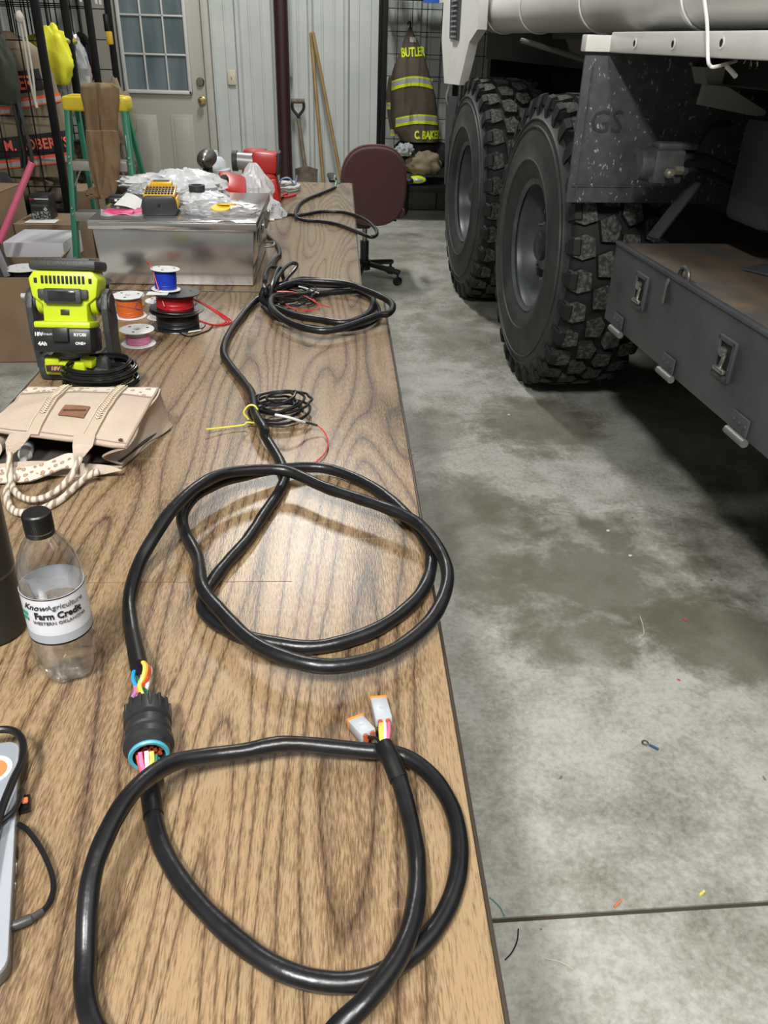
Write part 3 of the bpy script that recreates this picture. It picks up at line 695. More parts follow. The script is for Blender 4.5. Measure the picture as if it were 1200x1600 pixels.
# wires fanning from the heat shrink into the round plug
COLS = {'blue': (.01, .25, .5), 'yellow': (.85, .60, .10), 'red': (.62, .06, .04), 'white': (.75, .72, .72), 'pink': (.75, .15, .32), 'orange': (.75, .28, .02), 'green': (.02, .33, .2), 'violet': (.45, .2, .5)}
def wm_(c): return mat('wire_' + c, COLS[c], .35)
s0 = P1[0]
def zw(px, py, h): return Pz(px, py, TZ_ + h)
for c, pts in (('blue', [(214, 1034, .02), (209, 1050, .018), (208, 1062, .016), (213, 1072, .012), (222, 1085, .012), (216, 1100, .028)]),
               ('yellow', [(219, 1030, .024), (226, 1040, .03), (224, 1056, .034), (218, 1070, .03), (222, 1084, .034), (232, 1098, .034)]),
               ('orange', [(221, 1031, .024), (229, 1041, .03), (226, 1058, .032), (217, 1072, .028), (219, 1086, .03), (228, 1098, .036)]),
               ('red', [(223, 1033, .018), (233, 1044, .02), (231, 1058, .018), (224, 1070, .012), (218, 1085, .016), (210, 1100, .02)]),
               ('white', [(224, 1036, .014), (235, 1046, .014), (231, 1062, .012), (228, 1078, .01), (214, 1088, .014), (222, 1100, .03)]),
               ('green', [(217, 1036, .012), (213, 1056, .01), (220, 1072, .01), (232, 1084, .02), (240, 1100, .024)]),
               ('violet', [(218, 1036, .01), (222, 1056, .01), (216, 1076, .014), (207, 1090, .02), (207, 1103, .026)]),
               ('pink', [(216, 1037, .012), (210, 1060, .01), (212, 1078, .012), (209, 1092, .014), (205, 1104, .016)])):
    b = B(); atube(b, [zw(*p) for p in pts], .0023, n=8); obj(c + '_wire', b, wm_(c), main)
# round plug and receptacle
c0, c1 = zw(230, 1104, .026), zw(233, 1178, .026)
ax = (c1 - c0); AL = ax.length; Mx = axisM(c0, c1)
b = B(); k = AL / .078
alathe(b, [(.0, .0), (.016, 0), (.0205, .002), (.0215, .012 * k), (.0235, .02 * k), (.0235, .030 * k), (.019, .033 * k), (.0, .033 * k)], Mx, 48)
for i in range(14):
    a = 2 * pi * i / 14; abox(b, Mx @ Vector((.0222 * cos(a), .0222 * sin(a), .014 * k)), (.0035, .0035, .02), Mx.to_3x3() @ Matrix.Rotation(a, 3, 'Z'), bev=.001)
obj('round_plug', b, mat('connector_black', (.018, .018, .02), .42), main)
b = B(); alathe(b, [(.0155, -.001), (.0175, -.0015), (.0175, .001), (.0155, .001)], Mx, 40); obj('blue_seal', b, mat('seal_blue', (.03, .05, .5), .4), main)
sec = thing('wiring_lead', 'black cable coiled in front with a round receptacle and two small grey connectors', 'cable', zw(420, 1350, 0))
b = B()
alathe(b, [(.0, .033 * k), (.0195, .033 * k), (.022, .036 * k), (.0225, .047 * k), (.0205, .049 * k), (.0195, .055 * k), (.024, .058 * k), (.0245, .067 * k), (.0205, .070 * k), (.019, .079 * k), (.0155, .079 * k), (.0155, .064 * k), (0, .064 * k)], Mx, 48)
obj('round_receptacle', b, mat('connector_black', (.018, .018, .02), .42), sec)
b = B(); alathe(b, [(.0155, .0785 * k), (.0192, .0785 * k), (.0197, .081 * k), (.0185, .083 * k), (.0155, .082 * k)], Mx, 40); obj('teal_ring', b, mat('ring_teal', (.06, .32, .42), .4), sec)
b = B()
for i in range(19):
    rr = 0 if i == 0 else (.006 if i < 7 else .0115); a = i * pi / 3 if i < 7 else i * pi / 6
    acyl(b, Mx @ Vector((rr * cos(a), rr * sin(a), .064 * k)), Mx @ Vector((rr * cos(a), rr * sin(a), .074 * k)), .0022, n=8)
obj('wire_seals', b, mat('seal_redbrown', (.36, .07, .03), .5), sec)
i = 0
for c, pts in (('red', [(215, 1180, .026), (219, 1196, .02), (224, 1214, .014)]), ('pink', [(219, 1176, .03), (222, 1196, .024), (229, 1214, .016)]), ('white', [(229, 1174, .032), (230, 1192, .026), (232, 1212, .016)]),
               ('yellow', [(237, 1174, .032), (238, 1190, .026), (234, 1212, .016)]), ('green', [(243, 1180, .026), (242, 1196, .022), (236, 1214, .014)]), ('orange', [(222, 1186, .016), (226, 1202, .012), (228, 1216, .01)]), ('blue', [(247, 1184, .02), (245, 1200, .016), (238, 1216, .01)])):
    b = B(); atube(b, [zw(*p) for p in pts], .0023, n=8); obj(c + '_wire', b, wm_(c), sec)
RB = .0083
A4 = [(231, 1212, .012), (235, 1240, .009), (240, 1275), (252, 1320), (282, 1375), (330, 1432), (392, 1486), (450, 1520, .009), (512, 1535), (570, 1531), (625, 1505), (672, 1462), (703, 1410), (717, 1355), (716, 1300, .009), (700, 1250, .010), (668, 1206, .011), (625, 1180, .011),
      (560, 1172, .014), (520, 1168, .016), (470, 1163, .02), (430, 1164, .022), (380, 1174, .022), (320, 1182, .026), (270, 1192, .036), (225, 1220, .048), (190, 1260, .05), (160, 1318, .045), (143, 1370, .038), (136, 1430, .028), (134, 1490, .016), (133, 1550, .010), (150, 1610, .009), (190, 1660, .009), (270, 1710), (380, 1725), (460, 1690, .012), (525, 1610, .022), (575, 1560, .03), (625, 1490, .03), (648, 1420, .024), (652, 1350, .014), (643, 1290, .014), (625, 1222, .022), (610, 1185, .028), (600, 1165, .028)]
P4 = path(A4, r=RB)
b = B(); atube(b, P4, RB, n=14, sub=8, wob=.06); obj('jacket', b, CABM, sec)
b = B(); atube(b, [P4[0], P4[1], P4[2]], RB * 1.12, n=14); obj('heat_shrink', b, SHRM, sec)
b = B(); atube(b, [P4[-1], P4[-2], P4[-3] * .9 + P4[-2] * .1], RB * 1.14, n=14); obj('heat_shrink', b, SHRM, sec)
def dt(px0, px1, h0, h1, w=.0185, th=.012):
    """small grey connector lying from its sealed front px0 to its wire side px1"""
    p0, p1 = zw(*px0, h0), zw(*px1, h1); d = p1 - p0; L = d.length; y = d.normalized(); x = y.cross(Vector((0, 0, 1))).normalized(); z = x.cross(y)
    R = Matrix((x, y, z)).transposed(); c = (p0 + p1) / 2
    t = B(); abox(t, c, (w, L, th), R, bev=.0022); g = obj('grey_connector', t, mat('connector_grey', (.36, .38, .41), .35), sec)
    t = B(); abox(t, p0 + y * .0005, (w * 1.04, .0045, th * 1.1), R, bev=.0016); obj('orange_wedge', t, mat('wedge_orange', (.75, .2, .02), .4), g)
    t = B(); acyl(t, c + z * th * .5, c + z * (th * .5 + .0006), .0026, n=16); acyl(t, c + z * (th * .5 + .0005), c + z * (th * .5 + .001), .0014, n=12); obj('moulded_mark', t, mat('connector_grey', (.36, .38, .41), .35), g)
    t = B()
    for sx in (-1, 1):
        for sz in (-1, 1): acyl(t, p1 + x * sx * w * .22 + z * sz * th * .2, p1 + x * sx * w * .22 + z * sz * th * .2 + y * .003, .0026, n=10)
    obj('wire_seals', t, mat('seal_redbrown', (.36, .07, .03), .5), g)
    return p1, x, z
a1, xx, zz = dt((591, 1095), (600, 1129), .007, .012)
for c, s in (('pink', -1), ('white', -.2), ('yellow', .8), ('yellow', .4)):
    b = B(); atube(b, [a1 + xx * s * .005, a1.lerp(P4[-1], .45) + xx * s * .005 + Vector((0, 0, .003)), P4[-1] + xx * s * .003], .0019, n=8); obj(c + '_wire', b, wm_(c), sec)
a2, xx, zz = dt((555, 1127), (576, 1150), .007, .012)
for c, s in (('green', -.5), ('blue', .3)):
    b = B(); atube(b, [a2 + xx * s * .005, a2.lerp(P4[-1], .5) + Vector((0, 0, .002 + s * .003)), P4[-1] + Vector((-.002, 0, 0))], .0017, n=8); obj(c + '_wire', b, wm_(c) if c == 'green' else THIN, sec)
# small tied coil
cc = thing('coiled_cable', 'small hank of thin black cable tied to the long cable with a yellow tie', 'cable', Pz(440, 650))
c = Pz(437, 650); rnd = random.Random(2); b = B(); k = []
for i in range(170):
    a = i * .30; q = .038 + .016 * sin(i * .071) + .004 * rnd.random()
    k.append((c.x + (q * 1.05) * cos(a) + .004 * sin(i * .13), c.y + q * 1.0 * sin(a), TZ_ + .004 + .00022 * i + .006 * max(0, cos(a))))
atube(b, k, .0026, n=8, sub=3); obj('cable_loops', b, THIN, cc)
b = B(); atube(b, [zw(430, 648, .04), zw(450, 652, .038), zw(466, 657, .03), zw(476, 660, .022)], .0026, n=8); obj('white_sleeve', b, mat('sleeve_white', (.55, .55, .55), .4), cc)
b = B(); atube(b, [zw(476, 660, .022), zw(486, 662, .018), zw(496, 665, .014)], .0022, n=8); obj('heat_shrink', b, SHRM, cc)
b = B(); atube(b, [zw(496, 665, .014), zw(506, 674, .008), zw(512, 688, .006), zw(510, 704, .005), zw(500, 716, .004), zw(489, 726, .003)], .0012, n=8); obj('red_wire', b, RED, cc)
b = B(); e0 = zw(393, 646, .03)
atube(b, [e0 + Vector((-.006, 0, -.012)), e0 + Vector((-.014, .0, .002)), e0 + Vector((-.004, .004, .014)), e0 + Vector((.008, .003, .012)), e0 + Vector((.013, 0, -.004)), e0 + Vector((.008, -.004, -.016)), zw(386, 660, .012), zw(380, 664, .008), zw(350, 668, .008), zw(322, 671, .012)], .0017, n=8)
obj('yellow_tie', b, mat('tie_yellow', (.68, .60, .08), .4), cc)

# ================================================================ WATER BOTTLE
bb = Pz(111, 1045); bb.z = TZ_
bot = thing('water_bottle', 'clear plastic water bottle with black cap and white printed label, half full', 'bottle', bb, radians(4))
PET = clear_mat('clear_pet', (.97, .98, .99), .08, .04)
rb = .0325
b = B()
prof = [(0, .006), (.012, .003), (.018, 0), (.024, .001), (.030, .008), (rb, .018), (rb, .05), (rb - .001, .06), (rb, .066), (rb, .125), (.0318, .14), (.028, .158), (.021, .173), (.0145, .182), (.0128, .186), (.0128, .190), (.0128, .200)]
t = B(); n = 60; rings = []
for (r, z) in prof:
    if r == 0: rings.append([t.verts.new((0, 0, z))]); continue
    row = []
    for i in range(n):
        a = 2 * pi * i / n; lob = (.004 * max(0, cos(5 * a)) if z < .02 else 0)
        row.append(t.verts.new(((r - lob) * cos(a), (r - lob) * sin(a), z + (.004 * max(0, -cos(5 * a)) if .001 < z < .004 or z == .0 else 0))))
    rings.append(row)
for a_, b_ in zip(rings, rings[1:]):
    for i in range(n):
        j = (i + 1) % n; qd = []
        for v in (a_[i % len(a_)], a_[j % len(a_)], b_[j % len(b_)], b_[i % len(b_)]):
            if v not in qd: qd.append(v)
        t.faces.new(qd)
obj('bottle_body', t, PET, bot, local=True, angle=1.2)
WAT = bpy.data.materials.new('water'); WAT.use_nodes = True; nt = WAT.node_tree; nt.nodes.remove(nt.nodes['Principled BSDF'])
gg = nn(nt, 'ShaderNodeBsdfGlass'); gg.inputs['IOR'].default_value = 1.33; gg.inputs['Roughness'].default_value = 0; t2 = nn(nt, 'ShaderNodeBsdfTransparent'); mx = nn(nt, 'ShaderNodeMixShader'); mx.inputs[0].default_value = .55
nt.links.new(t2.outputs[0], mx.inputs[1]); nt.links.new(gg.outputs[0], mx.inputs[2]); nt.links.new(mx.outputs[0], nt.nodes['Material Output'].inputs[0])
b = B(); alathe(b, [(0, .007), (.016, .003), (.026, .006), (rb - .0015, .019), (rb - .0015, .092), (0, .092)], None, 48); obj('water', b, WAT, bot, local=True)
b = B(); M = Matrix.Identity(4)
alathe(b, [(0, .2085), (.0125, .2085), (.0138, .207), (.0142, .19), (.0142, .188), (0, .188)], None, 48)
for i in range(60):
    a = 2 * pi * i / 60; abox(b, (.0143 * cos(a), .0143 * sin(a), .197), (.0006, .0007, .016), Matrix.Rotation(a, 3, 'Z'))
alathe(b, [(.0135, .183), (.0145, .183), (.0145, .187), (.0135, .187)], None, 40)
obj('cap', b, BLK, bot, local=True)
z0, z1 = .062, .122
b = B(); alathe(b, [(rb + .0003, z0), (rb + .0007, z0), (rb + .0007, z1), (rb + .0003, z1)], None, 60)
lab = obj('label', b, mat('label_white', (.62, .63, .67), .35), bot, local=True)
for za, zb_ in ((z0, z0 + .0022), (z1 - .0012, z1)):
    b = B(); alathe(b, [(rb + .0008, za), (rb + .0011, za), (rb + .0011, zb_), (rb + .0008, zb_)], None, 60); obj('label_border', b, BLK, lab, local=True)
b = B(); alathe(b, [(rb + .0008, z0 + .0022), (rb + .001, z0 + .0022), (rb + .001, z0 + .013), (rb + .0008, z0 + .010)], None, 60); obj('label_band', b, mat('label_grey', (.36, .38, .42), .4), lab, local=True)
def bend(t, r, ang, z, par, m, name='label_text'):
    for v in t.verts:
        a = ang + v.co.x / r; d = r + .0004 + v.co.z
        v.co = Vector((d * cos(a), d * sin(a), z + v.co.y))
    return obj(name, t, m, par, local=True, smooth=False)
INK = mat('label_ink', (.01, .01, .012), .5); FA = radians(-90 + 6)
bend(textbm('Know', .0105, .0003, shear=.45), rb + .001, FA - .50, .1115, lab, INK)
bend(textbm('Agriculture', .0088, .0003, shear=.1), rb + .001, FA + .50, .1115, lab, mat('label_ink_grey', (.12, .12, .13), .5))
bend(textbm('Farm Credit', .0112, .0003, bold=.0003, sx=.9), rb + .001, FA + .22, .1005, lab, INK)
bend(textbm('WESTERN OKLAHOMA', .0056, .0003), rb + .001, FA + .24, .0915, lab, mat('label_ink_grey', (.12, .12, .13), .5))
b = B()
for s in (-1, 1):
    for u in (-1, 1): aprism(b, [(s * .0005, u * .0005), (s * .0045, u * .002), (s * .0035, u * .006), (s * .0008, u * .0055)], .0004)
bend(b, rb + .001, FA - .92, .0975, lab, mat('emblem_green', (.02, .28, .2), .5), 'label_emblem')

# ================================================================ TUMBLER
q = Pz(6, 985); q.z = TZ_; q.x -= .012
tu = thing('travel_tumbler', 'tall matte black tumbler standing at the left edge, cropped by the frame', 'tumbler', q)
b = B(); alathe(b, [(0, 0), (.034, 0), (.037, .003), (.0385, .03), (.0405, .088), (.0405, .0885), (0, .0885)], None, 56); obj('base_sleeve', b, mat('tumbler_black', (.018, .017, .016), .45), tu, local=True)
b = B(); alathe(b, [(.0405, .0885), (.0410, .0885), (.0410, .0925), (.0405, .0925)], None, 56); obj('steel_band', b, mat('band_dark_steel', (.16, .14, .11), .35, .8), tu, local=True)
b = B(); alathe(b, [(0, .0925), (.041, .0925), (.0425, .17), (.043, .20), (.041, .208), (.036, .212), (.036, .205), (0, .203)], None, 56); obj('upper_body', b, mat('tumbler_black', (.018, .017, .016), .4), tu, local=True)
b = B(); alathe(b, [(0, .205), (.030, .205), (.030, .216), (.02, .219), (0, .219)], None, 40); obj('lid', b, BLK, tu, local=True)

# ================================================================ LAPTOP / TABLET AT LEFT
z_l = .758
L0, L1 = Pz(30, 1165, z_l), Pz(12, 1500, z_l)
dv = (L1 - L0); dv.z = 0; ln = dv.length + .02; yv = dv.normalized(); ang = atan2(yv.y, yv.x) + pi / 2
lp = thing('laptop', 'silver closed laptop with orange and white sticker at the left edge', 'laptop', (L0 + L1) / 2 * 1 + Vector((0, 0, .74 - z_l)), ang)
def rrect(w, h, r, n=6):
    out = []
    for cx, cy, a0 in ((w / 2 - r, h / 2 - r, 0), (-w / 2 + r, h / 2 - r, 90), (-w / 2 + r, -h / 2 + r, 180), (w / 2 - r, -h / 2 + r, 270)):
        for i in range(n + 1):
            a = radians(a0 + 90 * i / n); out.append((cx + r * cos(a), cy + r * sin(a)))
    return out
LW = .33
b = B(); aprism(b, rrect(LW, ln, .014), .009, Matrix.Translation((-LW / 2, 0, .002)), bev=.001); obj('base', b, mat('laptop_grey', (.19, .19, .19), .3, .7), lp, local=True)
b = B(); aprism(b, rrect(LW, ln, .014), .006, Matrix.Translation((-LW / 2, 0, .0118)), bev=.0015); ld = obj('lid', b, mat('laptop_silver', (.42, .45, .50), .32, .35), lp, local=True)
b = B(); aprism(b, rrect(LW - .006, ln - .006, .013), .0012, Matrix.Translation((-LW / 2, 0, .0109))); obj('seam', b, BLK, lp, local=True)
b = B(); alathe(b, [(0, 0), (.017, 0), (.017, .0005), (0, .0005)], Matrix.Translation((-.022, ln / 2 - .035, .018)), 36); st = obj('sticker', b, mat('sticker_white', (.75, .73, .7), .4), ld, local=True)
b = B(); alathe(b, [(0, 0), (.0125, 0), (.0125, .0004), (0, .0004)], Matrix.Translation((-.022, ln / 2 - .036, .0186)), 36); obj('sticker_disc', b, mat('sticker_orange', (.7, .2, .07), .4), st if False else lp, local=True)
for i, (yy, w_) in enumerate(((-.005, .012), (-.022, .010), (-.04, .006))):
    b = B(); abox(b, (-.0005, yy, .006), (.003, w_, .004), bev=.0005); obj('port', b, BLK if i == 0 else CHR, lp, local=True)
b = B(); abox(b, (.004, .048, .006), (.012, .016, .007), bev=.001); ud = obj('usb_receiver', b, BLK, lp, local=True)
b = B(); abox(b, (.006, .048, .0105), (.005, .006, .003), bev=.001); obj('receiver_light', b, mat('usb_orange', (.8, .22, .08), .4, emit=.4), lp, local=True)
ch = thing('charging_cord', 'black cord looped over the silver laptop and plugged into its side', 'cord', Pz(60, 1350))
b = B(); atube(b, [zw(-30, 1420, .03), zw(-5, 1290, .03), zw(18, 1225, .032), zw(34, 1190, .03), zw(36, 1162, .028), zw(25, 1144, .028), zw(0, 1140, .028), zw(-40, 1150, .028)], .0037, n=10)
atube(b, [zw(-30, 1310, .024), zw(0, 1286, .024), zw(20, 1268, .024), zw(30, 1250, .02), zw(34, 1235, .012)], .0028, n=10)
atube(b, [zw(30, 1288, .012), zw(42, 1296, .014), zw(58, 1316, .012), zw(72, 1342, .009), zw(82, 1370, .006), zw(83, 1392, .005), zw(76, 1412, .005), zw(66, 1424, .006)], .0024, n=10)
obj('cord', b, THIN, ch)
b = B(); atube(b, [zw(66, 1424, .006), zw(50, 1434, .008), zw(30, 1443, .009), zw(15, 1448, .009)], lambda t: .003 + .001 * (t > .35), n=12); obj('plug', b, mat('plug_grey', (.045, .045, .045), .4), ch)
# ================================================================ TOTE BAG
bag = thing('tote_bag', 'beige canvas tote bag with leopard trim lying on its side on the front table', 'handbag', Pz(120, 700))
BEI = mat('beige_canvas', (.43, .345, .275), .8, c2=(.48, .39, .315), scale=12, bump=.25, bscale=220)
LEO, nt, pb = base('leopard_trim')
vv = nn(nt, 'ShaderNodeTexVoronoi'); vv.inputs['Scale'].default_value = 95; nt.links.new(mapping(nt), vv.inputs['Vector'])
nz = tnoise(nt, mapping(nt), 160, 2)
f = math_(nt, 'ADD', vv.outputs['Distance'], math_(nt, 'MULTIPLY', nz, .35))
nt.links.new(ramp(nt, f, [(.34, (.40, .29, .2)), (.40, (.27, .17, .11)), (.52, (.30, .2, .13)), (.56, (.56, .50, .43))]), pb.inputs['Base Color']); pb.inputs['Roughness'].default_value = .75
BR = Py(247, 607, 1.365); BL = Py(44, 604, 1.365); BL.z = BR.z
hz = .795
FRt = Pz(196, 699, hz + .0); FLt = Pz(-28, 672, hz)
def bil(a, b_, c, d, bulge=0):
    def f(u, v):
        p = a.lerp(b_, u).lerp(d.lerp(c, u), v)
        return p + Vector((0, 0, bulge * 16 * u * (1 - u) * v * (1 - v) + .0025 * noise.noise(Vector((u * 5, v * 5, 3)))))
    return f
top = bil(FLt, FRt, BR, BL, .012)
b = B(); agrid(b, top, 30, 20, thick=.004); obj('front_panel', b, BEI, bag)
b = B(); agrid(b, lambda u, v: top(u, .83 + .17 * v) + Vector((0, 0, .0015)), 30, 4, thick=.002); obj('leopard_trim', b, LEO, bag)
b = B(); atube(b, [top(i / 20, .828) + Vector((0, 0, .0015)) for i in range(21)], .0011, n=6); atube(b, [top(1, i / 10) + Vector((0, 0, .001)) for i in range(11)], .0022, n=8); atube(b, [top(i / 10, 1) + Vector((0, 0, .0)) for i in range(11)], .0022, n=8); atube(b, [top(i / 10, 0) for i in range(11)], .002, n=8)
atube(b, [top(i / 20, .05) + Vector((0, 0, .0015)) for i in range(21)], .0008, n=6)
obj('piping', b, mat('beige_piping', (.34, .26, .20), .8), bag)
# base, gusset, rear panel
BRb = Pz(257, 676, .744); BLb = Vector((BL.x - .01, BRb.y + .05, .744)); BRb2 = Vector((BR.x + .012, BR.y + .01, .744)); 
FRb = Pz(190, 727, .746); FLb = Pz(-40, 735, .746)
b = B(); agrid(b, lambda u, v: BL.lerp(BR, u).lerp(BLb.lerp(BRb2, u), v) + Vector((0, .01 * sin(pi * v), 0)), 12, 6, thick=.004); obj('base_panel', b, BEI, bag)
def gus(s):
    a, bk, bb_, fb = (FRt, BR, BRb2, FRb) if s > 0 else (FLt, BL, BLb, FLb)
    b = B(); agrid(b, lambda u, v: a.lerp(bk, u).lerp(fb.lerp(bb_, u), v) + Vector((s * (-.035 * sin(pi * v) * (1 - u * .8) + .004 * sin(9 * u)), 0, -.004 * sin(pi * v) * sin(8 * u))), 14, 12, thick=.003); return b
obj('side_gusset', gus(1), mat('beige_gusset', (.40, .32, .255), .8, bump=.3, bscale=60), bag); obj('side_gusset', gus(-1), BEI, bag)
b = B(); agrid(b, lambda u, v: FLb.lerp(FRb, u).lerp(BLb.lerp(BRb2, u), v) + Vector((0, 0, .003 * sin(6 * u))), 20, 8, thick=.003); obj('rear_panel', b, BEI, bag)
# lip of the rear panel curling up
l0, l1, l2 = Pz(190, 727, .765), Pz(110, 735, .752), Pz(-20, 742, .752)
b = B(); agrid(b, lambda u, v: (l2.lerp(l1, u * 2) if u < .5 else l1.lerp(l0, u * 2 - 1)) + Vector((0, .014 * v * (1 - u ** 5), (.020 * v - .010) * (1 - u ** 5) + .004 * sin(7 * u) - .012 * u ** 5)) , 20, 4, thick=.003); obj('rear_lip', b, BEI, bag)
b = B(); agrid(b, lambda u, v: FLb.lerp(FRb, u).lerp(BLb.lerp(BRb2, u), v * .96) + Vector((0, 0, .008)), 10, 5, thick=.002); obj('lining', b, mat('bag_lining', (.05, .04, .035), .9), bag)
# straps stitched on the front panel
def strap(u0, u1, w=.085):
    def f(s, v):
        uc = u0 + (u1 - u0) * v; ww = w * (1 - .1 * v)
        return top(uc + (s - .5) * ww, v) + Vector((0, 0, .004))
    b = B(); agrid(b, f, 4, 20, thick=.003); so = obj('strap', b, BEI, bag)
    b = B()
    for q in (.05, .95): atube(b, [f(q, i / 20) + Vector((0, 0, .001)) for i in range(21)], .0009, n=6)
    for i in range(20):
        for sg in (-1, 1):
            c0 = f(.5 + sg * .02, .3 + .7 * i / 20) + Vector((0, 0, .0015)); c1 = f(.5 + sg * .26, .3 + .7 * (i + .6) / 20) + Vector((0, 0, .0015))
            atube(b, [c0, (c0 + c1) / 2 + Vector((0, 0, .0015)), c1], .0013, n=5, sub=2)
    obj('braided_stitching', b, mat('stitch_cream', (.55, .47, .34), .8), so)
    return f
s1 = strap(.36, .37 - .12 + .05); s2 = strap(.735, .73)
# strap ends taper over the lip, then rolled handles lie on the table
ROLL, nt, pb = base('rolled_handle')
wv = nn(nt, 'ShaderNodeTexWave'); wv.inputs['Scale'].default_value = 34; wv.inputs['Distortion'].default_value = 5; nt.links.new(mapping(nt), wv.inputs['Vector'])
nt.links.new(ramp(nt, wv.outputs['Fac'], [(.2, (.25, .185, .13)), (.45, (.48, .42, .34)), (.8, (.55, .49, .42))]), pb.inputs['Base Color']); pb.inputs['Roughness'].default_value = .7
def z1p(x, y, h): return Pz(x / 4, 580 + y / 4, .74 + h)
def tab(pts, ws):
    P = [z1p(*p) for p in pts]; b = B()
    def f(u, v):
        k = v * (len(P) - 1); i = min(int(k), len(P) - 2); t_ = k - i; c = P[i].lerp(P[i + 1], t_); w = ws[i] + (ws[i + 1] - ws[i]) * t_
        return c + Vector(((u - .5) * w, 0, .002 * sin(pi * u)))
    agrid(b, f, 6, 12, thick=.003); return obj('strap_end', b, BEI, bag)
tab([(130, 400, .062), (100, 450, .060), (78, 490, .050), (62, 520, .042)], [.033, .030, .018, .008])
tab([(530, 410, .062), (520, 470, .058), (500, 520, .048), (488, 550, .04)], [.033, .031, .019, .008])
b = B(); atube(b, [z1p(*p) for p in ((68, 505, .046), (58, 560, .034), (60, 630, .022), (72, 700, .013), (100, 760, .010), (170, 800, .010), (260, 795, .012), (350, 750, .014), (425, 680, .022), (470, 610, .034), (500, 545, .044))], .0052, n=12, wob=.1); obj('handle', b, ROLL, bag)
b = B(); atube(b, [z1p(*p) for p in ((110, 655, .014), (65, 700, .010), (42, 760, .007), (52, 830, .006), (90, 875, .006), (150, 885, .006), (280, 855, .006), (390, 795, .006), (470, 720, .008), (540, 660, .014), (620, 625, .02))], .0058, n=12, wob=.1); obj('handle', b, ROLL, bag)
# patch, stud, leopard inner strap
def patch_on(fn, u0, u1, v0, v1, h, th): 
    b = B(); agrid(b, lambda u, v: fn(u0 + (u1 - u0) * u, v0 + (v1 - v0) * v) + Vector((0, 0, h)), 8, 4, thick=th); return b
lpch = obj('leather_patch', patch_on(top, .455, .635, .30, .475, .0035, .002), mat('patch_leather', (.17, .075, .04), .55, c2=(.22, .11, .06), scale=60), bag)

q = top(.545, .385); b = B()
for i in range(9):
    atube(b, [q + Vector((-.017 + i * .0042, -.003, .0045)), q + Vector((-.0155 + i * .0042, .003, .0045)), q + Vector((-.014 + i * .0042, -.003, .0045))], .0005, n=5, sub=3)
obj('tooled_mark', b, mat('patch_dark', (.08, .035, .02), .6), lpch)
b = B(); q = top(.955, .06); alathe(b, [(0, .004), (.0035, .004), (.0035, .006), (.0018, .0068), (0, .0055)], Matrix.Translation(q), 16); obj('stud', b, mat('stud_metal', (.2, .17, .14), .3, .9), bag)
P = [z1p(*p) for p in ((-40, 650, .012), (180, 640, .016), (300, 600, .022), (400, 560, .03), (470, 560, .03))]
b = B(); agrid(b, lambda u, v: crspline(P, 8)[min(int(u * 32), 32)] + Vector((0, (v - .5) * .028, (v - .5) * .012)), 32, 4, thick=.003); obj('inner_strap', b, LEO, bag)
tb_ = thing('lotion_bottle', 'white and grey capped tube lying inside the tote bag mouth', 'bottle', z1p(140, 580, .005))
M = axisM(z1p(165, 500, .022), z1p(115, 655, .018))
b = B(); alathe(b, [(0, -.02), (.010, -.02), (.0115, .0), (.0115, .014), (.0, .014)], M, 24); obj('body', b, mat('lotion_grey', (.5, .55, .62), .35), tb_)
b = B(); alathe(b, [(.0, .014), (.0115, .014), (.009, .020), (.006, .023), (.0055, .036), (0, .037)], M, 24); obj('cap', b, WHT, tb_)

# ================================================================ LIME WORK TOOL
LIME = mat('lime_plastic', (.50, .60, .02), .38); DG = mat('charcoal_plastic', (.035, .036, .038), .5, bump=.15, bscale=200)
q = Pz(130, 592); tl = thing('cordless_work_tool', 'lime green and charcoal battery tool tilted up on its yoke stand', 'power tool', (-.548, 1.655, .74), radians(-2))
tl.scale = (.96, .96, .92)
def lp_(name, b, m, par=tl, **k): return obj(name, b, m, par, local=True, **k)
TL = rot(-14)
b = B()
abox(b, (0, 0, .017), (.150, .105, .034), bev=.010); abox(b, (-.062, 0, .03), (.03, .10, .05), bev=.01); abox(b, (.062, 0, .03), (.03, .10, .05), bev=.01)
lp_('stand_base', b, DG)
for s in (-1, 1):
    b = B()
    aprism(b, [(-.028, .02), (.028, .02), (.026, .08), (.034, .12), (.026, .175), (.008, .195), (-.014, .19), (-.03, .16), (-.034, .11)], .014, Matrix.Translation((s * .078 - .007, 0, 0)) @ Matrix(((0, 0, 1, 0), (1, 0, 0, 0), (0, 1, 0, 0), (0, 0, 0, 1))), bev=.003)
    ya = lp_('yoke_arm', b, DG)
    b = B(); acyl(b, (s * .055, 0, .165), (s * .088, 0, .165), .020, n=28); acyl(b, (s * .05, 0, .165), (s * .062, 0, .165), .027, n=28, mi=1); lp_('pivot_knob', b, [DG, LIME], ya)
b = B(); acyl(b, (-.088, 0, .176), (-.100, 0, .176), .006, n=12); lp_('pivot_bolt', b, mat('knob_grey', (.4, .4, .4), .4), tl)
# lime lower foot clip
b = B(); abox(b, (-.012, -.052, .034), (.085, .028, .03), bev=.005); abox(b, (-.038, -.055, .042), (.03, .03, .034), rot(0, 0, 12), bev=.005); abox(b, (.035, -.045, .045), (.03, .03, .02), rot(0, 10, -15), bev=.005); lc = lp_('foot_clip', b, LIME)
b = B(); abox(b, (-.030, -.0705, .037), (.038, .003, .016), bev=.001); lp_('warning_label', b, mat('label_dark', (.05, .02, .02), .5), lc)
t = textbm('18V', .012, .0003, bold=.0006, shear=.2); t.transform(Matrix.Translation((-.030, -.0722, .037)) @ Matrix.Rotation(pi / 2, 4, 'X')); lp_('label_text', t, mat('label_tan', (.5, .3, .2), .5), lc, smooth=False)
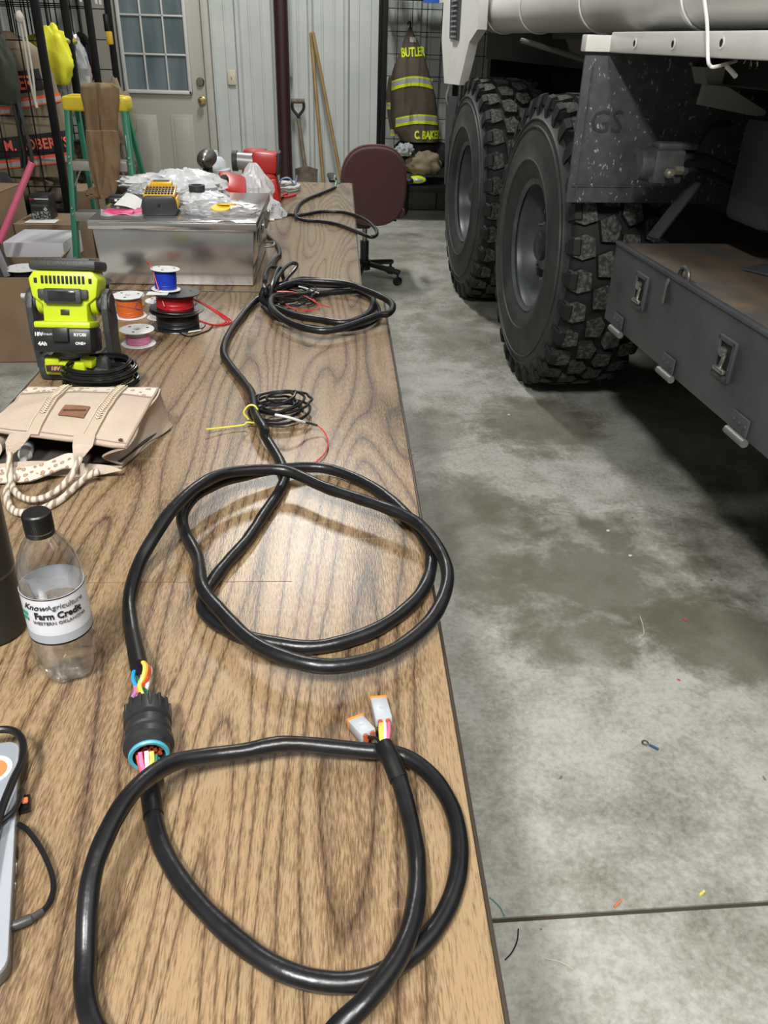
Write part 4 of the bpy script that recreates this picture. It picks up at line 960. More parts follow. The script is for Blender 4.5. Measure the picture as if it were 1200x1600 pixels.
# lens barrel / grey coil drum below the battery
b = B(); alathe(b, [(0, 0)] + [(.037 + (.0012 if i % 2 else 0), .002 + i * .0035) for i in range(11)] + [(0, .04)], Matrix.Translation((.002, -.01, .05)), 40); lp_('grey_drum', b, mat('drum_grey', (.30, .29, .30), .5))
# body (tilted)
def tb2(y, z): return Vector((0, y, z))
HM = Matrix.Translation((0, -.005, .165)) @ Matrix.Rotation(radians(-16), 4, 'X')
def hb(b, c, s, bev=.004, mi=0, r=None): abox(b, HM @ Vector(c), s, (HM.to_3x3() @ (r if r is not None else Matrix.Identity(3))), bev=bev, mi=mi)
b = B()
aprism(b, [(-.072, .050), (-.060, .066), (.060, .066), (.072, .050), (.066, .012), (.046, -.004), (.046, -.048), (-.046, -.048), (-.046, -.004), (-.066, .012)], .060, HM @ Matrix.Translation((0, .03, 0)) @ Matrix.Rotation(pi / 2, 4, 'X'), bev=.004)
hb(b, (0, -.02, -.046), (.116, .07, .014), .004)
body = lp_('lime_body', b, LIME)
b = B(); hb(b, (0, .010, .078), (.138, .085, .022), .007); hb(b, (0, .0, .088), (.11, .05, .010), .004); lp_('top_cover', b, DG)
b = B()
for i in range(11): hb(b, (-.042 + i * .0084, -.0305, .048), (.0048, .004, .016), .0005)
for s in (-1, 1): hb(b, (s * .056, -.0305, .046), (.006, .004, .010), .0005)
lp_('vent_slots', b, mat('recess_black', (.006, .006, .006), .7), body)
b = B(); hb(b, (0, -.036, .014), (.078, .014, .032), .005); hb(b, (-.044, -.034, .018), (.014, .012, .020), .003); hb(b, (.044, -.034, .018), (.014, .012, .020), .003); hp = lp_('lens_housing', b, DG, body)
b = B(); hb(b, (0, -.0435, .014), (.056, .003, .020), .001); lp_('lens', b, mat('lens_smoke', (.02, .02, .022), .12), hp)
b = B(); hb(b, (0, -.0305, -.020), (.018, .003, .012), .001); lp_('power_button', b, mat('button_dark', (.03, .03, .012), .4), body)
b = B(); hb(b, (0, -.022, -.078), (.120, .075, .052), .007); hb(b, (0, -.062, -.066), (.032, .012, .030), .003); bt = lp_('battery', b, mat('battery_black', (.014, .014, .015), .4))
def ht(body_, size, c, m, par, **k):
    t = textbm(body_, size, .0003, **k); t.transform(HM @ Matrix.Translation(c) @ Matrix.Rotation(pi / 2, 4, 'X')); return lp_('lettering', t, m, par, smooth=False)
LT = mat('print_white', (.7, .7, .7), .5)
ht('18V', .011, (-.047, -.0600, -.066), LT, bt, bold=.0004); ht('LITHIUM', .006, (-.030, -.0600, -.066), LT, bt)
ht('4Ah', .011, (-.040, -.0600, -.086), LT, bt, bold=.0004); ht('RYOBI', .009, (.038, -.0600, -.066), LT, bt, bold=.0003); ht('ONE+', .008, (.038, -.0600, -.084), LT, bt, bold=.0003)
# ================================================================ BLACK WIRE HANK behind the bag

b = B(); rnd = random.Random(9); c = Pz(160, 604); c.z = .75; k = []
for i in range(330):
    a = i * .35; q = 1 + .10 * sin(i * .037) + .05 * sin(i * .11)
    k.append((c.x + .068 * q * cos(a), c.y + .05 * q * sin(a), .744 + .00014 * i + .008 * max(0, sin(a + 1.0))))
atube(b, k, .0024, n=7, sub=2)
o = obj('wire_coil', b, mat('glossy_black_wire', (.01, .01, .011), .2), None); tag(o, 'glossy black wire coiled between the lime tool and the tote bag', 'cable')

# ================================================================ SPOOLS OF WIRE
def spool(cx, cy, z, R, rc, rw, H, mf, mw, label, group='spools of wire', fill=.8, tilt=(0, 0), name='wire_spool', tail=None, windr=.0016):
    t = thing(name, label, 'spool', (cx, cy, z), 0, group)
    t.rotation_euler = (radians(tilt[0]), radians(tilt[1]), 0); 
    b = B(); th = .0025
    alathe(b, [(.008, 0), (R - .001, 0), (R, .001), (R - .001, th), (rc, th), (rc, H - th), (R - .001, H - th), (R, H - .001), (R - .001, H), (.008, H), (.008, 0)], None, 56)
    for kk in range(3):
        a = 2 * pi * kk / 3 + .4; acyl(b, (R * .62 * cos(a), R * .62 * sin(a), H), (R * .62 * cos(a), R * .62 * sin(a), H + .0004), .0035, n=10, mi=1)
    acyl(b, (0, 0, H - .004), (0, 0, H - .0035), .0085, n=20, mi=1)
    obj('spool_body', b, [mf, mat('spool_hole', (.05, .05, .05), .7)], t, local=True)
    b = B(); n_t = int((H - 2 * th) * fill / (windr * 2)); k = []; N = 28
    for i in range(n_t * N + 1):
        a = 2 * pi * i / N; k.append(((rw + .0010 * noise.noise(Vector((i * .05, 0, z * 9)))) * cos(a), rw * sin(a), th + windr + i / N * windr * 2))
    atube(b, k, windr, n=6, spline=False)
    alathe(b, [(rc, th), (rw - .001, th), (rw - .001, th + n_t * windr * 2), (rc, th + n_t * windr * 2)], None, 40)
    obj('wound_wire', b, mw, t, local=True)
    return t
BLF = mat('spool_black', (.014, .014, .015), .3)
q = Pz(280, 518); SX, SY = -.402, 1.985
spool(SX, SY, .74, .067, .03, .050, .042, BLF, mat('wire_black', (.012, .012, .014), .35), 'black spool of black wire at the bottom of the stack')
b = B(); agrid(b, lambda u, v: Vector((SX + .034 + .028 * u, SY - .064 + .016 * u + .01 * v, .7435)), 4, 3, thick=.0006); o = obj('paper_tag', b, mat('paper', (.72, .72, .7), .6)); tag(o, 'small white paper tag on the bottom black spool', 'tag')
spool(SX - .004, SY + .004, .7825, .062, .028, .044, .042, BLF, mat('wire_red_s', (.42, .012, .015), .35), 'black spool of red wire in the middle of the stack', tilt=(-2, 3), fill=.85)
spool(SX - .022, SY + .006, .8285, .035, .015, .025, .050, WHT, mat('wire_blue_s', (.012, .04, .42), .4), 'white spool of blue wire on top of the stack', tilt=(-3, 3), windr=.0011, fill=.95)
b = B(); agrid(b, lambda u, v: Vector((SX - .06 + .05 * u, SY - .045 + .028 * v, .8275 + .0015)), 4, 3, thick=.0006); o = obj('paper_tag', b, mat('paper', (.72, .72, .7), .6)); tag(o, 'white paper slip under the blue wire spool', 'tag')
q = Pz(202, 499); spool(-.535, 2.06, .74, .040, .020, .031, .055, WHT, mat('wire_orange_s', (.62, .13, .02), .4), 'white spool of orange wire left of the black spools', windr=.0015)
q = Pz(228, 506); spool(-.462, 2.05, .74, .030, .018, .021, .045, WHT, mat('wire_white_s', (.6, .6, .6), .4), 'empty-looking white spool behind the pink wire spool', windr=.0012, fill=.3)
spool(-.470, 1.845, .74, .0395, .018, .027, .036, WHT, mat('wire_pink_s', (.68, .22, .38), .4), 'white spool of pink wire in front of the orange one', windr=.0013, fill=.55)
b = B(); k = []
for i in range(40):
    a = i * .42; k.append((-.515 + .02 * cos(a), 1.90 + .02 * sin(a), .744 + i * .0003))
atube(b, k, .0013, n=6, sub=3); o = obj('yellow_wire_coil', b, mat('wire_yellow_s', (.65, .55, .05), .4)); tag(o, 'small yellow wire coil beside the pink wire spool', 'wire')
# spool standing behind the lime tool
spool(-.655, 2.20, .74, .045, .02, .035, .05, BLF, mat('wire_black', (.012, .012, .014), .35), 'black spool half hidden behind the lime tool', windr=.0015)
b = B()
atube(b, [(SX - .02, SY - .043, .80), (SX - .035, SY - .02, .84), (SX - .05, SY + .0, .885), (SX - .06, SY + .01, .892)], .0016, n=8); obj_ = b
for k_ in range(3):
    rr = .06 + k_ * .007; atube(obj_, [(SX + .02, SY + .05, .80), (SX + .055, SY + .065 + .004 * k_, .775), (SX + .055 + rr * .7, SY + .05, .752), (SX + .055 + rr, SY + .02, .744), (SX + .05 + rr * .6, SY - .005, .744), (SX + .048, SY - .01, .758)], .0019, n=8)
o = obj('red_wire', b, mat('wire_red_s', (.42, .012, .015), .35)); tag(o, 'loose red wire looping off the middle spool', 'wire')
b = B(); atube(b, [(SX - .04, SY + .04, .75), (SX + .03, SY - .085, .7425), (SX + .075, SY - .05, .742), (SX + .085, SY - .01, .742)], .0018, n=8); o = obj('black_wire', b, THIN); tag(o, 'loose black wire lying at the foot of the spool stack', 'wire')
b = B(); atube(b, [(SX - .045, SY - .0, .845), (SX - .075, SY - .03, .82), (SX - .085, SY - .06, .80), (SX - .07, SY - .07, .80), (SX - .11, SY - .06, .803), (SX - .14, SY - .02, .797)], .0008, n=6); o = obj('thin_blue_wire', b, mat('wire_blue_dk', (.03, .04, .16), .4)); tag(o, 'thin dark blue wire end trailing over the orange wire spool', 'wire')

# ================================================================ ALUMINIUM CASE
ca = thing('aluminium_case', 'brushed aluminium case with overhanging lid on the back table', 'case', (-.46, 2.6, .74))
ALU = mat('brushed_aluminium', (.62, .60, .60), .2, .92, c2=(.54, .52, .52), scale=3, bump=.03, bscale=8, stretch=(1, 1, 1))
X0, X1, Y0, Y1 = -.688, -.240, 2.36, 2.84
b = B()
t = B(); abox(t, ((X0 + X1) / 2, (Y0 + Y1) / 2, .822), (X1 - X0, Y1 - Y0, .160), bev=.003)
for v in t.verts:
    if v.co.z < .8: v.co.x += .012 if v.co.x < -.46 else -.010
merge(b, t); obj('case_body', b, ALU, ca)
b = B(); abox(b, ((X0 + X1) / 2, (Y0 + Y1) / 2, .905), (X1 - X0 + .018, Y1 - Y0 + .018, .022), bev=.003); abox(b, ((X0 + X1) / 2, (Y0 + Y1) / 2, .9175), (X1 - X0 + .016, Y1 - Y0 + .016, .003), bev=.001)
obj('case_lid', b, ALU, ca)
b = B(); abox(b, ((X0 + X1) / 2, (Y0 + Y1) / 2, .742), (X1 - X0 - .02, Y1 - Y0 - .02, .004)); obj('base_strip', b, BLK, ca)
for yy in (2.50, 2.72):
    b = B(); abox(b, (X1 + .004, yy, .86), (.008, .035, .05), bev=.002); abox(b, (X1 + .012, yy, .875), (.008, .028, .025), rot(0, 12), bev=.002); obj('latch', b, CHR, ca)
b = B(); atube(b, [(X1 + .002, 2.60, .80), (X1 + .03, 2.61, .80), (X1 + .03, 2.66, .80), (X1 + .002, 2.67, .80)], .004); obj('handle', b, CHR, ca)
TZt = .919
# ---------------------------------------------------------------- on the case
q = Py(251, 336, 2.455); lm = thing('handheld_tester', 'black and yellow handheld tester with rows of keys on the case', 'tester', (q.x, 2.475, TZt), radians(4))
def l2(name, b, m, par=lm, **k): return obj(name, b, m, par, local=True, **k)
b = B(); R_t = Matrix.Rotation(radians(0), 4, 'X')
aprism(b, [(-.045, 0), (.045, 0), (.05, .010), (.046, .042), (.038, .05), (-.038, .05), (-.046, .042), (-.05, .010)], .10, Matrix.Translation((0, .055, 0)) @ Matrix.Rotation(pi / 2, 4, 'X') , bev=.004)
bd = l2('body', b, mat('tester_black', (.02, .02, .021), .5))
KM = Matrix.Translation((0, .0, .046)) @ Matrix.Rotation(radians(10), 4, 'X')
b = B(); abox(b, KM @ Vector((0, .02, .006)), (.088, .085, .010), KM.to_3x3(), bev=.003); abox(b, KM @ Vector((0, .062, .012)), (.062, .03, .016), KM.to_3x3(), bev=.004); abox(b, (.047, .005, .03), (.008, .06, .03), bev=.003)
kp = l2('yellow_faceplate', b, mat('tester_yellow', (.68, .38, .02), .4))
b = B(); abox(b, KM @ Vector((0, .066, .0205)), (.046, .014, .001), KM.to_3x3()); l2('display', b, mat('display_olive', (.16, .13, .03), .25), kp)
b = B()
for r_ in range(4):
    for c_ in range(9):
        abox(b, KM @ Vector((-.036 + c_ * .009, -.014 + r_ * .0155, .0125)), (.0062, .010, .005), KM.to_3x3(), bev=.001)
l2('keys', b, mat('key_black', (.02, .02, .02), .45), kp)
b = B(); abox(b, (-.0, -.0455, .027), (.008, .002, .008)); l2('port', b, BLK, lm)
def P9(px, py, dz=0): p = Pz(px, py, TZt + dz); return p
q = P9(186, 318); bx = thing('black_pouch', 'small black oval pouch on the left corner of the case', 'pouch', q)
b = B(); abox(b, q + Vector((0, .01, .012)), (.062, .05, .022), bev=.01, seg=4); obj('pouch_body', b, mat('pouch_black', (.015, .015, .015), .35), bx)
b = B(); abox(b, q + Vector((-.004, -.0155, .012)), (.008, .002, .006)); obj('white_mark', b, WHT, bx)
b = B(); abox(b, P9(187, 330, .005), (.085, .045, .008), rot(0, 0, -3), bev=.003); abox(b, P9(215, 329, .005), (.05, .04, .010), rot(0, 0, 4), bev=.003)
o = obj('pink_packet', b, mat('hot_pink', (.62, .03, .16), .35, c2=(.7, .1, .25), scale=40)); tag(o, 'hot pink plastic packet at the front left edge of the case', 'packet')
b = B(); agrid(b, lambda u, v: P9(157 + u * 65, 336 - v * 10 + 2 * sin(u * 9), .003 + .002 * sin(u * 14)), 16, 4, thick=.0006); o = obj('clear_sleeve', b, clear_mat('clear_bag', (.96, .96, .97), .10, .25, .22, .3)); tag(o, 'clear plastic sleeve under the pink packet', 'plastic bag')
pc = [P9(178, 320, .02), P9(218, 330, .006), P9(222, 312, .012), P9(198, 301, .024)]
b = B(); agrid(b, lambda u, v: pc[0].lerp(pc[1], u).lerp(pc[3].lerp(pc[2], u), v) + Vector((0, 0, .004 * sin(pi * u))), 10, 6, thick=.0005); o = obj('paper_sheet', b, mat('paper', (.72, .72, .7), .6)); tag(o, 'white paper slip leaning over the black pouch', 'paper')
FR[o.name] = Matrix.Translation(o.location)
CB = clear_mat('clear_bag', (.96, .96, .97), .10, .25, .22, .3); CBW = clear_mat('milky_bag', (.95, .96, .98), .12, .3, .6, .3)
def film(label, c, s, seed, m, amp=.30, freq=3.2, name='plastic_bag', group='clear plastic bags on the case and table'):
    b = B(); ablob(b, (0, 0, 0), s, amp, freq, seed, 22, ridged=True); b.transform(Matrix.Translation(c)); o = obj(name, b, m, angle=.9); return tag(o, label, 'plastic bag', group)
film('crumpled clear bag holding the yellow discs on the case', P9(345, 326, .014), (.085, .06, .016), 3, CB)
film('bulky frosted white bag at the back of the case', P9(290, 296, .016), (.10, .08, .045), 5, CBW)
film('frosted bag slumped behind the black tape ring', P9(255, 285, .012), (.10, .07, .018), 8, mat('milk_white_film', (.7, .71, .72), .35, bump=.5, bscale=60), amp=.4)
film('small grey-tinted bag behind the handheld tester', P9(230, 296, .010), (.045, .05, .012), 12, CB)
film('crinkled clear bag beside the black tape ring', P9(318, 314, .014), (.06, .05, .02), 17, CBW)
for i, (px, py, c) in enumerate(((345, 326, 0), (354, 321, 1))):
    b = B(); alathe(b, [(0, 0), (.027, 0), (.027, .004), (0, .004)], Matrix.Translation(P9(px, py, .034 + i * .004)) @ Matrix.Rotation(radians(8 - 20 * i), 4, 'X'), 28)
    o = obj('yellow_disc', b, mat('disc_yellow', (.85, .58, .03), .4)); tag(o, ['yellow disc in the clear bag, left one', 'yellow disc in the clear bag, right one'][i], 'disc')
b = B(); alathe(b, [(.008, 0), (.021, 0), (.021, .014), (.008, .014), (.008, 0)], Matrix.Translation(P9(378, 324, .012)) @ Matrix.Rotation(radians(15), 4, 'Y'), 28); alathe(b, [(0, .0141), (.014, .0141), (.014, .0148), (0, .0148)], Matrix.Translation(P9(378, 324, .012)) @ Matrix.Rotation(radians(15), 4, 'Y'), 28, mi=1)
o = obj('tape_roll', b, [mat('tape_black', (.03, .03, .032), .4), WHT]); tag(o, 'small black tape roll with white core at the right end of the case', 'tape')
b = B(); alathe(b, [(.016, 0), (.024, 0), (.024, .018), (.016, .018), (.016, 0)], Matrix.Translation(P9(308, 299, .040)), 32); alathe(b, [(0, .012), (.016, .012)], Matrix.Translation(P9(308, 299, .040)), 32, mi=1)
o = obj('tape_ring', b, [mat('tape_black', (.03, .03, .032), .4), mat('tape_brown', (.14, .11, .07), .6)]); tag(o, 'black ring of tape on top of the white bags', 'tape')
b = B(); abox(b, P9(335, 298, .018), (.05, .05, .03), rot(0, 0, 10), bev=.006); o = obj('grey_cartridge', b, mat('cartridge_grey', (.10, .10, .11), .4)); tag(o, 'dark grey cartridge behind the crinkled clear bag', 'cartridge')
FRr = mat('tool_red', (.50, .025, .02), .38)
# red and black cloth case between
q = Py(350, 300, 3.05); rc_ = thing('red_tool_pouch', 'red pouch with black flap in the middle of the bags', 'pouch', (q.x, 3.05, .74))
b = B(); abox(b, (q.x + .01, 3.05, .84), (.10, .14, .20), rot(18, 14, 10), bev=.02); obj('pouch_body', b, FRr, rc_)
b = B(); abox(b, (q.x - .03, 3.03, .915), (.11, .11, .03), rot(-10, -24, 12), bev=.012); abox(b, (q.x - .06, 3.10, .905), (.06, .06, .06), bev=.02); obj('flap', b, mat('flap_black', (.012, .012, .013), .6), rc_)
# grey impact driver head, standing on its battery
def drill(label, c, s, m1, m2, rz, name='impact_driver', chuck=True):
    d = thing(name, label, 'power tool', c, rz)
    b = B(); abox(b, (0, 0, .03 * s), (.075 * s, .11 * s, .06 * s), bev=.010 * s); o1 = obj('battery', b, m2, d, local=True)
    b = B(); t = B(); abox(t, (0, .012 * s, .12 * s), (.036 * s, .046 * s, .13 * s), rot(-8), bev=.012 * s); merge(b, t); abox(b, (0, 0, .066 * s), (.07 * s, .10 * s, .022 * s), bev=.008 * s); obj('grip', b, m2, d, local=True)
    b = B(); M = Matrix.Translation((0, .075 * s, .205 * s)) @ Matrix.Rotation(pi / 2, 4, 'X')
    alathe(b, [(0, 0), (.026 * s, .002), (.034 * s, .012 * s), (.034 * s, .09 * s), (.03 * s, .10 * s), (0, .10 * s)], M, 32); obj('motor_housing', b, m1, d, local=True)
    b = B(); alathe(b, [(.031 * s, .098 * s), (.029 * s, .12 * s), (.020 * s, .145 * s), (.011 * s, .155 * s), (.008 * s, .168 * s), (0, .168 * s)], M, 32); obj('nose', b, mat('nose_grey', (.13, .13, .12), .35, .7), d, local=True)
    b = B(); acyl(b, (0, -.093 * s, .205 * s), (0, -.1 * s, .205 * s), .005 * s, n=6, mi=0); abox(b, (0, -.02 * s, .150 * s), (.014 * s, .016 * s, .03 * s), bev=.004 * s); obj('trigger', b, BLK, d, local=True)
    return d
q = Py(317, 262, 3.35); drill('grey nosed impact driver facing forward behind the case', (q.x, 3.45, .74), 1.0, mat('driver_grey', (.10, .095, .085), .35, .6), mat('driver_black', (.018, .016, .016), .5), 0)
# white hydrant-shaped jar
q = Py(338, 262, 3.7); hy_ = thing('hydrant_ornament', 'small white fire hydrant ornament with blue side caps', 'ornament', (q.x, 3.7, .74))
b = B(); alathe(b, [(0, 0), (.045, 0), (.045, .012), (.034, .016), (.034, .10), (.05, .104), (.05, .116), (.042, .120), (.036, .14), (.022, .155), (.012, .158), (.012, .168), (.008, .176), (0, .178)], Matrix.Scale(1.18, 4), 32); obj('body', b, mat('hydrant_white', (.66, .69, .74), .35), hy_, local=True)
for s in (-1, 1):
    b = B(); acyl(b, (s * .03, -.01, .085), (s * .055, -.02, .085), .018, n=16); obj('side_cap', b, mat('cap_blue', (.05, .13, .38), .4), hy_, local=True)
b = B(); k = []
q = Py(362, 275, 3.5)
for i in range(50):
    a = i * .45; k.append((q.x + .045 * cos(a), 3.5 + .04 * sin(a), .80 + .0016 * i))
atube(b, k, .004, n=6, sub=2); abox(b, (q.x, 3.5, .77), (.08, .08, .06), bev=.01); o = obj('tan_cord_roll', b, mat('cord_tan', (.42, .37, .30), .7)); tag(o, 'roll of tan cord beside the white hydrant ornament', 'cord')
# red tools
q = Py(404, 250, 3.75); rd = thing('red_power_tool', 'large red power tool with a grey collar behind the tall plastic bag', 'power tool', (q.x, 3.75, .74))
GC = mat('collar_grey', (.30, .30, .30), .4, .3); RDK = mat('red_tool_dark', (.05, .02, .02), .5)
x0 = q.x
b = B(); abox(b, (x0 + .028, 3.75, .902), (.11, .10, .085), rot(0, 4), bev=.018); abox(b, (x0 + .045, 3.76, .82), (.07, .09, .13), rot(0, -14), bev=.02); abox(b, (x0 + .062, 3.74, .79), (.045, .09, .11), rot(0, -8), bev=.015); obj('housing', b, FRr, rd)
b = B(); acyl(b, (x0 - .09, 3.74, .905), (x0 - .02, 3.74, .90), .034, .036, 28); obj('collar', b, GC, rd)
b = B(); acyl(b, (x0 - .11, 3.74, .905), (x0 - .088, 3.74, .905), .041, n=28); obj('rubber_bumper', b, mat('bumper_dark', (.03, .03, .03), .6), rd)
b = B(); abox(b, (x0 + .085, 3.75, .90), (.016, .098, .09), rot(0, 4), bev=.008); obj('rubber_bumper', b, mat('bumper_dark', (.03, .03, .03), .6), rd)
q = Py(395, 240, 4.05); r2 = thing('red_battery_tool', 'smaller red tool seen just above the large red one', 'power tool', (q.x, 4.05, .74))
b = B(); abox(b, (q.x, 4.05, .80), (.10, .10, .12), bev=.02); abox(b, (q.x + .01, 4.05, .895), (.105, .08, .05), bev=.016); obj('housing', b, FRr, r2)
b = B(); abox(b, (q.x + .055, 4.05, .895), (.015, .07, .045), bev=.005); obj('rubber_bumper', b, mat('bumper_dark', (.03, .03, .03), .6), r2)
# tall plastic bag
c = Pz(388, 335); 
b = B(); 
def tallbag(u, v):
    h = u; w = (.105 * (1 - h) ** .8 + .012) ; a = 2 * pi * v
    k = 1 + .30 * noise.noise(Vector((cos(a) * 2.2, sin(a) * 2.2, h * 4))) + .2 * noise.noise(Vector((cos(a) * 6, sin(a) * 6, h * 9)))
    return Vector((-.345 + .02 * h + w * k * cos(a) - .012 * h, 3.40 + w * .7 * k * sin(a), .742 + .20 * h))
agrid(b, tallbag, 26, 44); bmesh.ops.remove_doubles(b, verts=b.verts, dist=.0004)
o = obj('plastic_bag', b, CBW, angle=.3); tag(o, 'tall clear plastic bag gathered to a peak in front of the red tools', 'plastic bag', 'clear plastic bags on the case and table')
b = B(); ablob(b, (-.33, 3.42, .775), (.07, .05, .035), .3, 3, 4, 16, ridged=True); o = obj('folded_paper', b, mat('bag_contents', (.6, .6, .63), .5), angle=.3); tag(o, 'white folded contents at the bottom of the tall plastic bag', 'paper')
# white earphone cable bundle, pliers
c = Pz(446, 296); t = thing('cable_bundle', 'white cable bundle with small blue and black plugs at the table end', 'cable', c); b = B(); k = []; rnd = random.Random(5)
for i in range(120):
    a = i * .5; q = .055 * (1 + .25 * rnd.random()); k.append((c.x + q * 1.0 * cos(a), c.y + q * 1.5 * sin(a), .744 + .0001 * i + .01 * rnd.random()))
atube(b, k, .0042, n=6, sub=2); obj('loops', b, mat('cable_white', (.68, .68, .66), .45), t)
b = B(); atube(b, [c + Vector((-.03, 0, .01)), c + Vector((-.015, 0, .045)), c + Vector((.02, 0, .05)), c + Vector((.045, 0, .02)), c + Vector((.055, .02, .06))], .004); abox(b, c + Vector((.0, -.04, .014)), (.03, .02, .014), rot(0, 0, 20), bev=.003, mi=1); abox(b, c + Vector((-.035, -.02, .016)), (.02, .02, .014), bev=.003, mi=1); obj('plugs', b, [mat('plug_blue', (.2, .3, .5), .4), BLK], t)
c = Pz(441, 312); pl = thing('pliers', 'small red handled pliers right of the tall plastic bag', 'pliers', c, radians(-25))
b = B(); abox(b, (0, -.012, .010), (.022, .036, .012), bev=.004); abox(b, (-.004, -.04, .008), (.006, .03, .008), rot(0, 0, 5), bev=.002); abox(b, (.004, -.04, .008), (.006, .03, .008), rot(0, 0, -5), bev=.002); obj('jaws', b, mat('plier_steel', (.04, .04, .042), .35, .6), pl, local=True)
for s in (-1, 1): b = B(); atube(b, [(s * .006, .0, .010), (s * .02, .04, .010), (s * .022, .085, .010)], .0065, n=10); obj('handle', b, FRr, pl, local=True)

# ================================================================ FLOOR SCRAPS
def scrap(name, lab, pts, r, m, cat='wire scrap'):
    b = B(); atube(b, [Pz(x, y, r + .0005) for x, y in pts], r, n=7); o = obj(name, b, m); tag(o, lab, cat); return o
rt = thing('ring_terminal', 'ring terminal with short blue wire lying on the concrete', 'terminal', Pz(1015, 1166, 0))
b = B(); alathe(b, [(.0045, .0), (.0085, .0), (.0085, .0015), (.0045, .0015), (.0045, 0)], Matrix.Translation(Pz(1008, 1161, .001)), 24); abox(b, Pz(1014, 1164, .003), (.008, .004, .003), rot(0, 0, -20)); obj('ring', b, CHR, rt)
b = B(); atube(b, [Pz(1015, 1164, .004), Pz(1029, 1171, .004)], .003, n=8); obj('blue_sleeve', b, mat('sleeve_blue', (.02, .09, .16), .4), rt)
scrap('wire_scrap', 'orange wire scrap lying on the floor joint', [(960, 1417), (965, 1412), (971, 1406)], .0022, mat('scrap_orange', (.6, .18, .08), .5))
scrap('wire_scrap', 'yellow wire scrap just beyond the floor joint', [(1093, 1399), (1100, 1392)], .003, mat('scrap_yellow', (.65, .58, .15), .5))
scrap('wire_scrap', 'curved dark wire scrap near the table edge', [(789, 1500), (800, 1488), (808, 1470), (810, 1451)], .0012, THIN)
scrap('wire_scrap', 'pale curved wire scrap on the near floor', [(850, 1497), (875, 1503), (895, 1514)], .0011, mat('scrap_pale', (.5, .46, .38), .5))
scrap('wire_scrap', 'green wire scrap beside the table edge', [(765, 1402), (780, 1416), (788, 1431)], .0011, mat('scrap_green', (.05, .25, .2), .5))
scrap('wire_scrap', 'thin pale wire scrap standing out on the dark stain', [(1000, 963), (1004, 975), (1006, 990), (999, 995), (1003, 998)], .0012, mat('scrap_pale', (.5, .46, .38), .5))
scrap('wire_scrap', 'red wire crumb below the dark stain', [(1058, 1061), (1063, 1063)], .002, mat('scrap_red', (.5, .06, .05), .5))
scrap('wire_scrap', 'red wire crumb on the dark stain', [(1068, 966), (1073, 970)], .002, mat('scrap_red', (.5, .06, .05), .5))
for i, (x, y, lab) in enumerate(((950, 829, 'cluster of white crumbs on the upper dark stain'), (644, 709, 'white crumb on the floor beside the table edge'), (795, 648, 'white crumb on the floor in front of the near tyre'), (985, 868, 'pale crumb beside the chalky floor marks'))):
    b = B(); ablob(b, Pz(x, y, .003), (.006, .005, .003), .5, 2, i, 6); o = obj('floor_crumb', b, mat('crumb_white', (.6, .58, .5), .8)); tag(o, lab, 'debris')
# ================================================================ OFFICE CHAIR
CHX, CHY = .16, 5.33
och = thing('office_chair', 'maroon fabric office chair on casters beyond the far table', 'chair', (CHX, CHY, 0), radians(4))
MAR = mat('maroon_fabric', (.085, .036, .036), .9, c2=(.10, .045, .045), scale=90, bump=.3, bscale=300)
def oc(name, b, m, par=och, **k): return obj(name, b, m, par, local=True, **k)
def rounded(w, h, n=40, p=2.6): return [(w / 2 * (abs(cos(a)) ** (2 / p)) * (1 if cos(a) >= 0 else -1), h / 2 * (abs(sin(a)) ** (2 / p)) * (1 if sin(a) >= 0 else -1)) for a in [2 * pi * i / n for i in range(n)]]
b = B(); M = Matrix.Translation((.035, -.15, .60)) @ Matrix.Rotation(radians(90 + 6), 4, 'X')
aprism(b, rounded(.385, .455), .05, M @ Matrix.Translation((0, 0, -.0)), bev=.016); bk = oc('backrest', b, MAR)
b = B(); P = [M @ Vector((x * 1.01, y * 1.01, .001)) for x, y in rounded(.385, .455)]; atube(b, P, .008, closed=True, sub=2, n=8); oc('piping', b, mat('maroon_piping', (.14, .06, .058), .8), bk)
b = B(); abox(b, (.03, .07, .44), (.42, .42, .07), bev=.03, seg=4); oc('seat', b, MAR)
b = B(); abox(b, (.02, .05, .395), (.22, .24, .03), bev=.01); abox(b, (.02, -.13, .42), (.06, .06, .12), rot(-15), bev=.01); abox(b, (-.02, -.08, .37), (.09, .1, .05), bev=.015); oc('mechanism', b, BLK)
b = B(); atube(b, [(.06, .0, .385), (.16, .0, .38), (.20, -.01, .375)], .006); oc('height_lever', b, BLK)
for s in (-1, 1):
    b = B(); atube(b, [(s * .15 + .03, .02, .40), (s * .225 + .03, .02, .41), (s * .235 + .03, .02, .50), (s * .235 + .03, .0, .60)], .014, n=10); abox(b, (s * .235 + .03, .03, .62), (.05, .24, .03), bev=.012); oc('armrest', b, BLK)
b = B(); acyl(b, (0, 0, .1), (0, 0, .25), .028, n=20); acyl(b, (0, 0, .25), (0, 0, .39), .016, n=16, mi=1); oc('gas_column', b, [BLK, CHR])
b = B(); acyl(b, (0, 0, .07), (0, 0, .13), .04, n=20); oc('hub', b, BLK)
for k in range(5):
    a = radians(-34 + 72 * k); R3 = Matrix.Rotation(a, 3, 'Z')
    b = B(); t = B(); abox(t, (.14, 0, .095), (.24, .04, .03), rot(0, 7), bev=.010); t.transform(R3.to_4x4()); merge(b, t); lg = oc('base_leg', b, BLK)
    b = B(); e = R3 @ Vector((.245, 0, 0))
    for s in (-1, 1):
        w = R3 @ Vector((0, s * .014, 0)); acyl(b, e + w * .3 + Vector((0, 0, .025)), e + w * 1.3 + Vector((0, 0, .025)), .025, n=20)
    acyl(b, e + Vector((0, 0, .03)), e + Vector((0, 0, .085)), .008, n=10); oc('caster', b, BLK, lg)

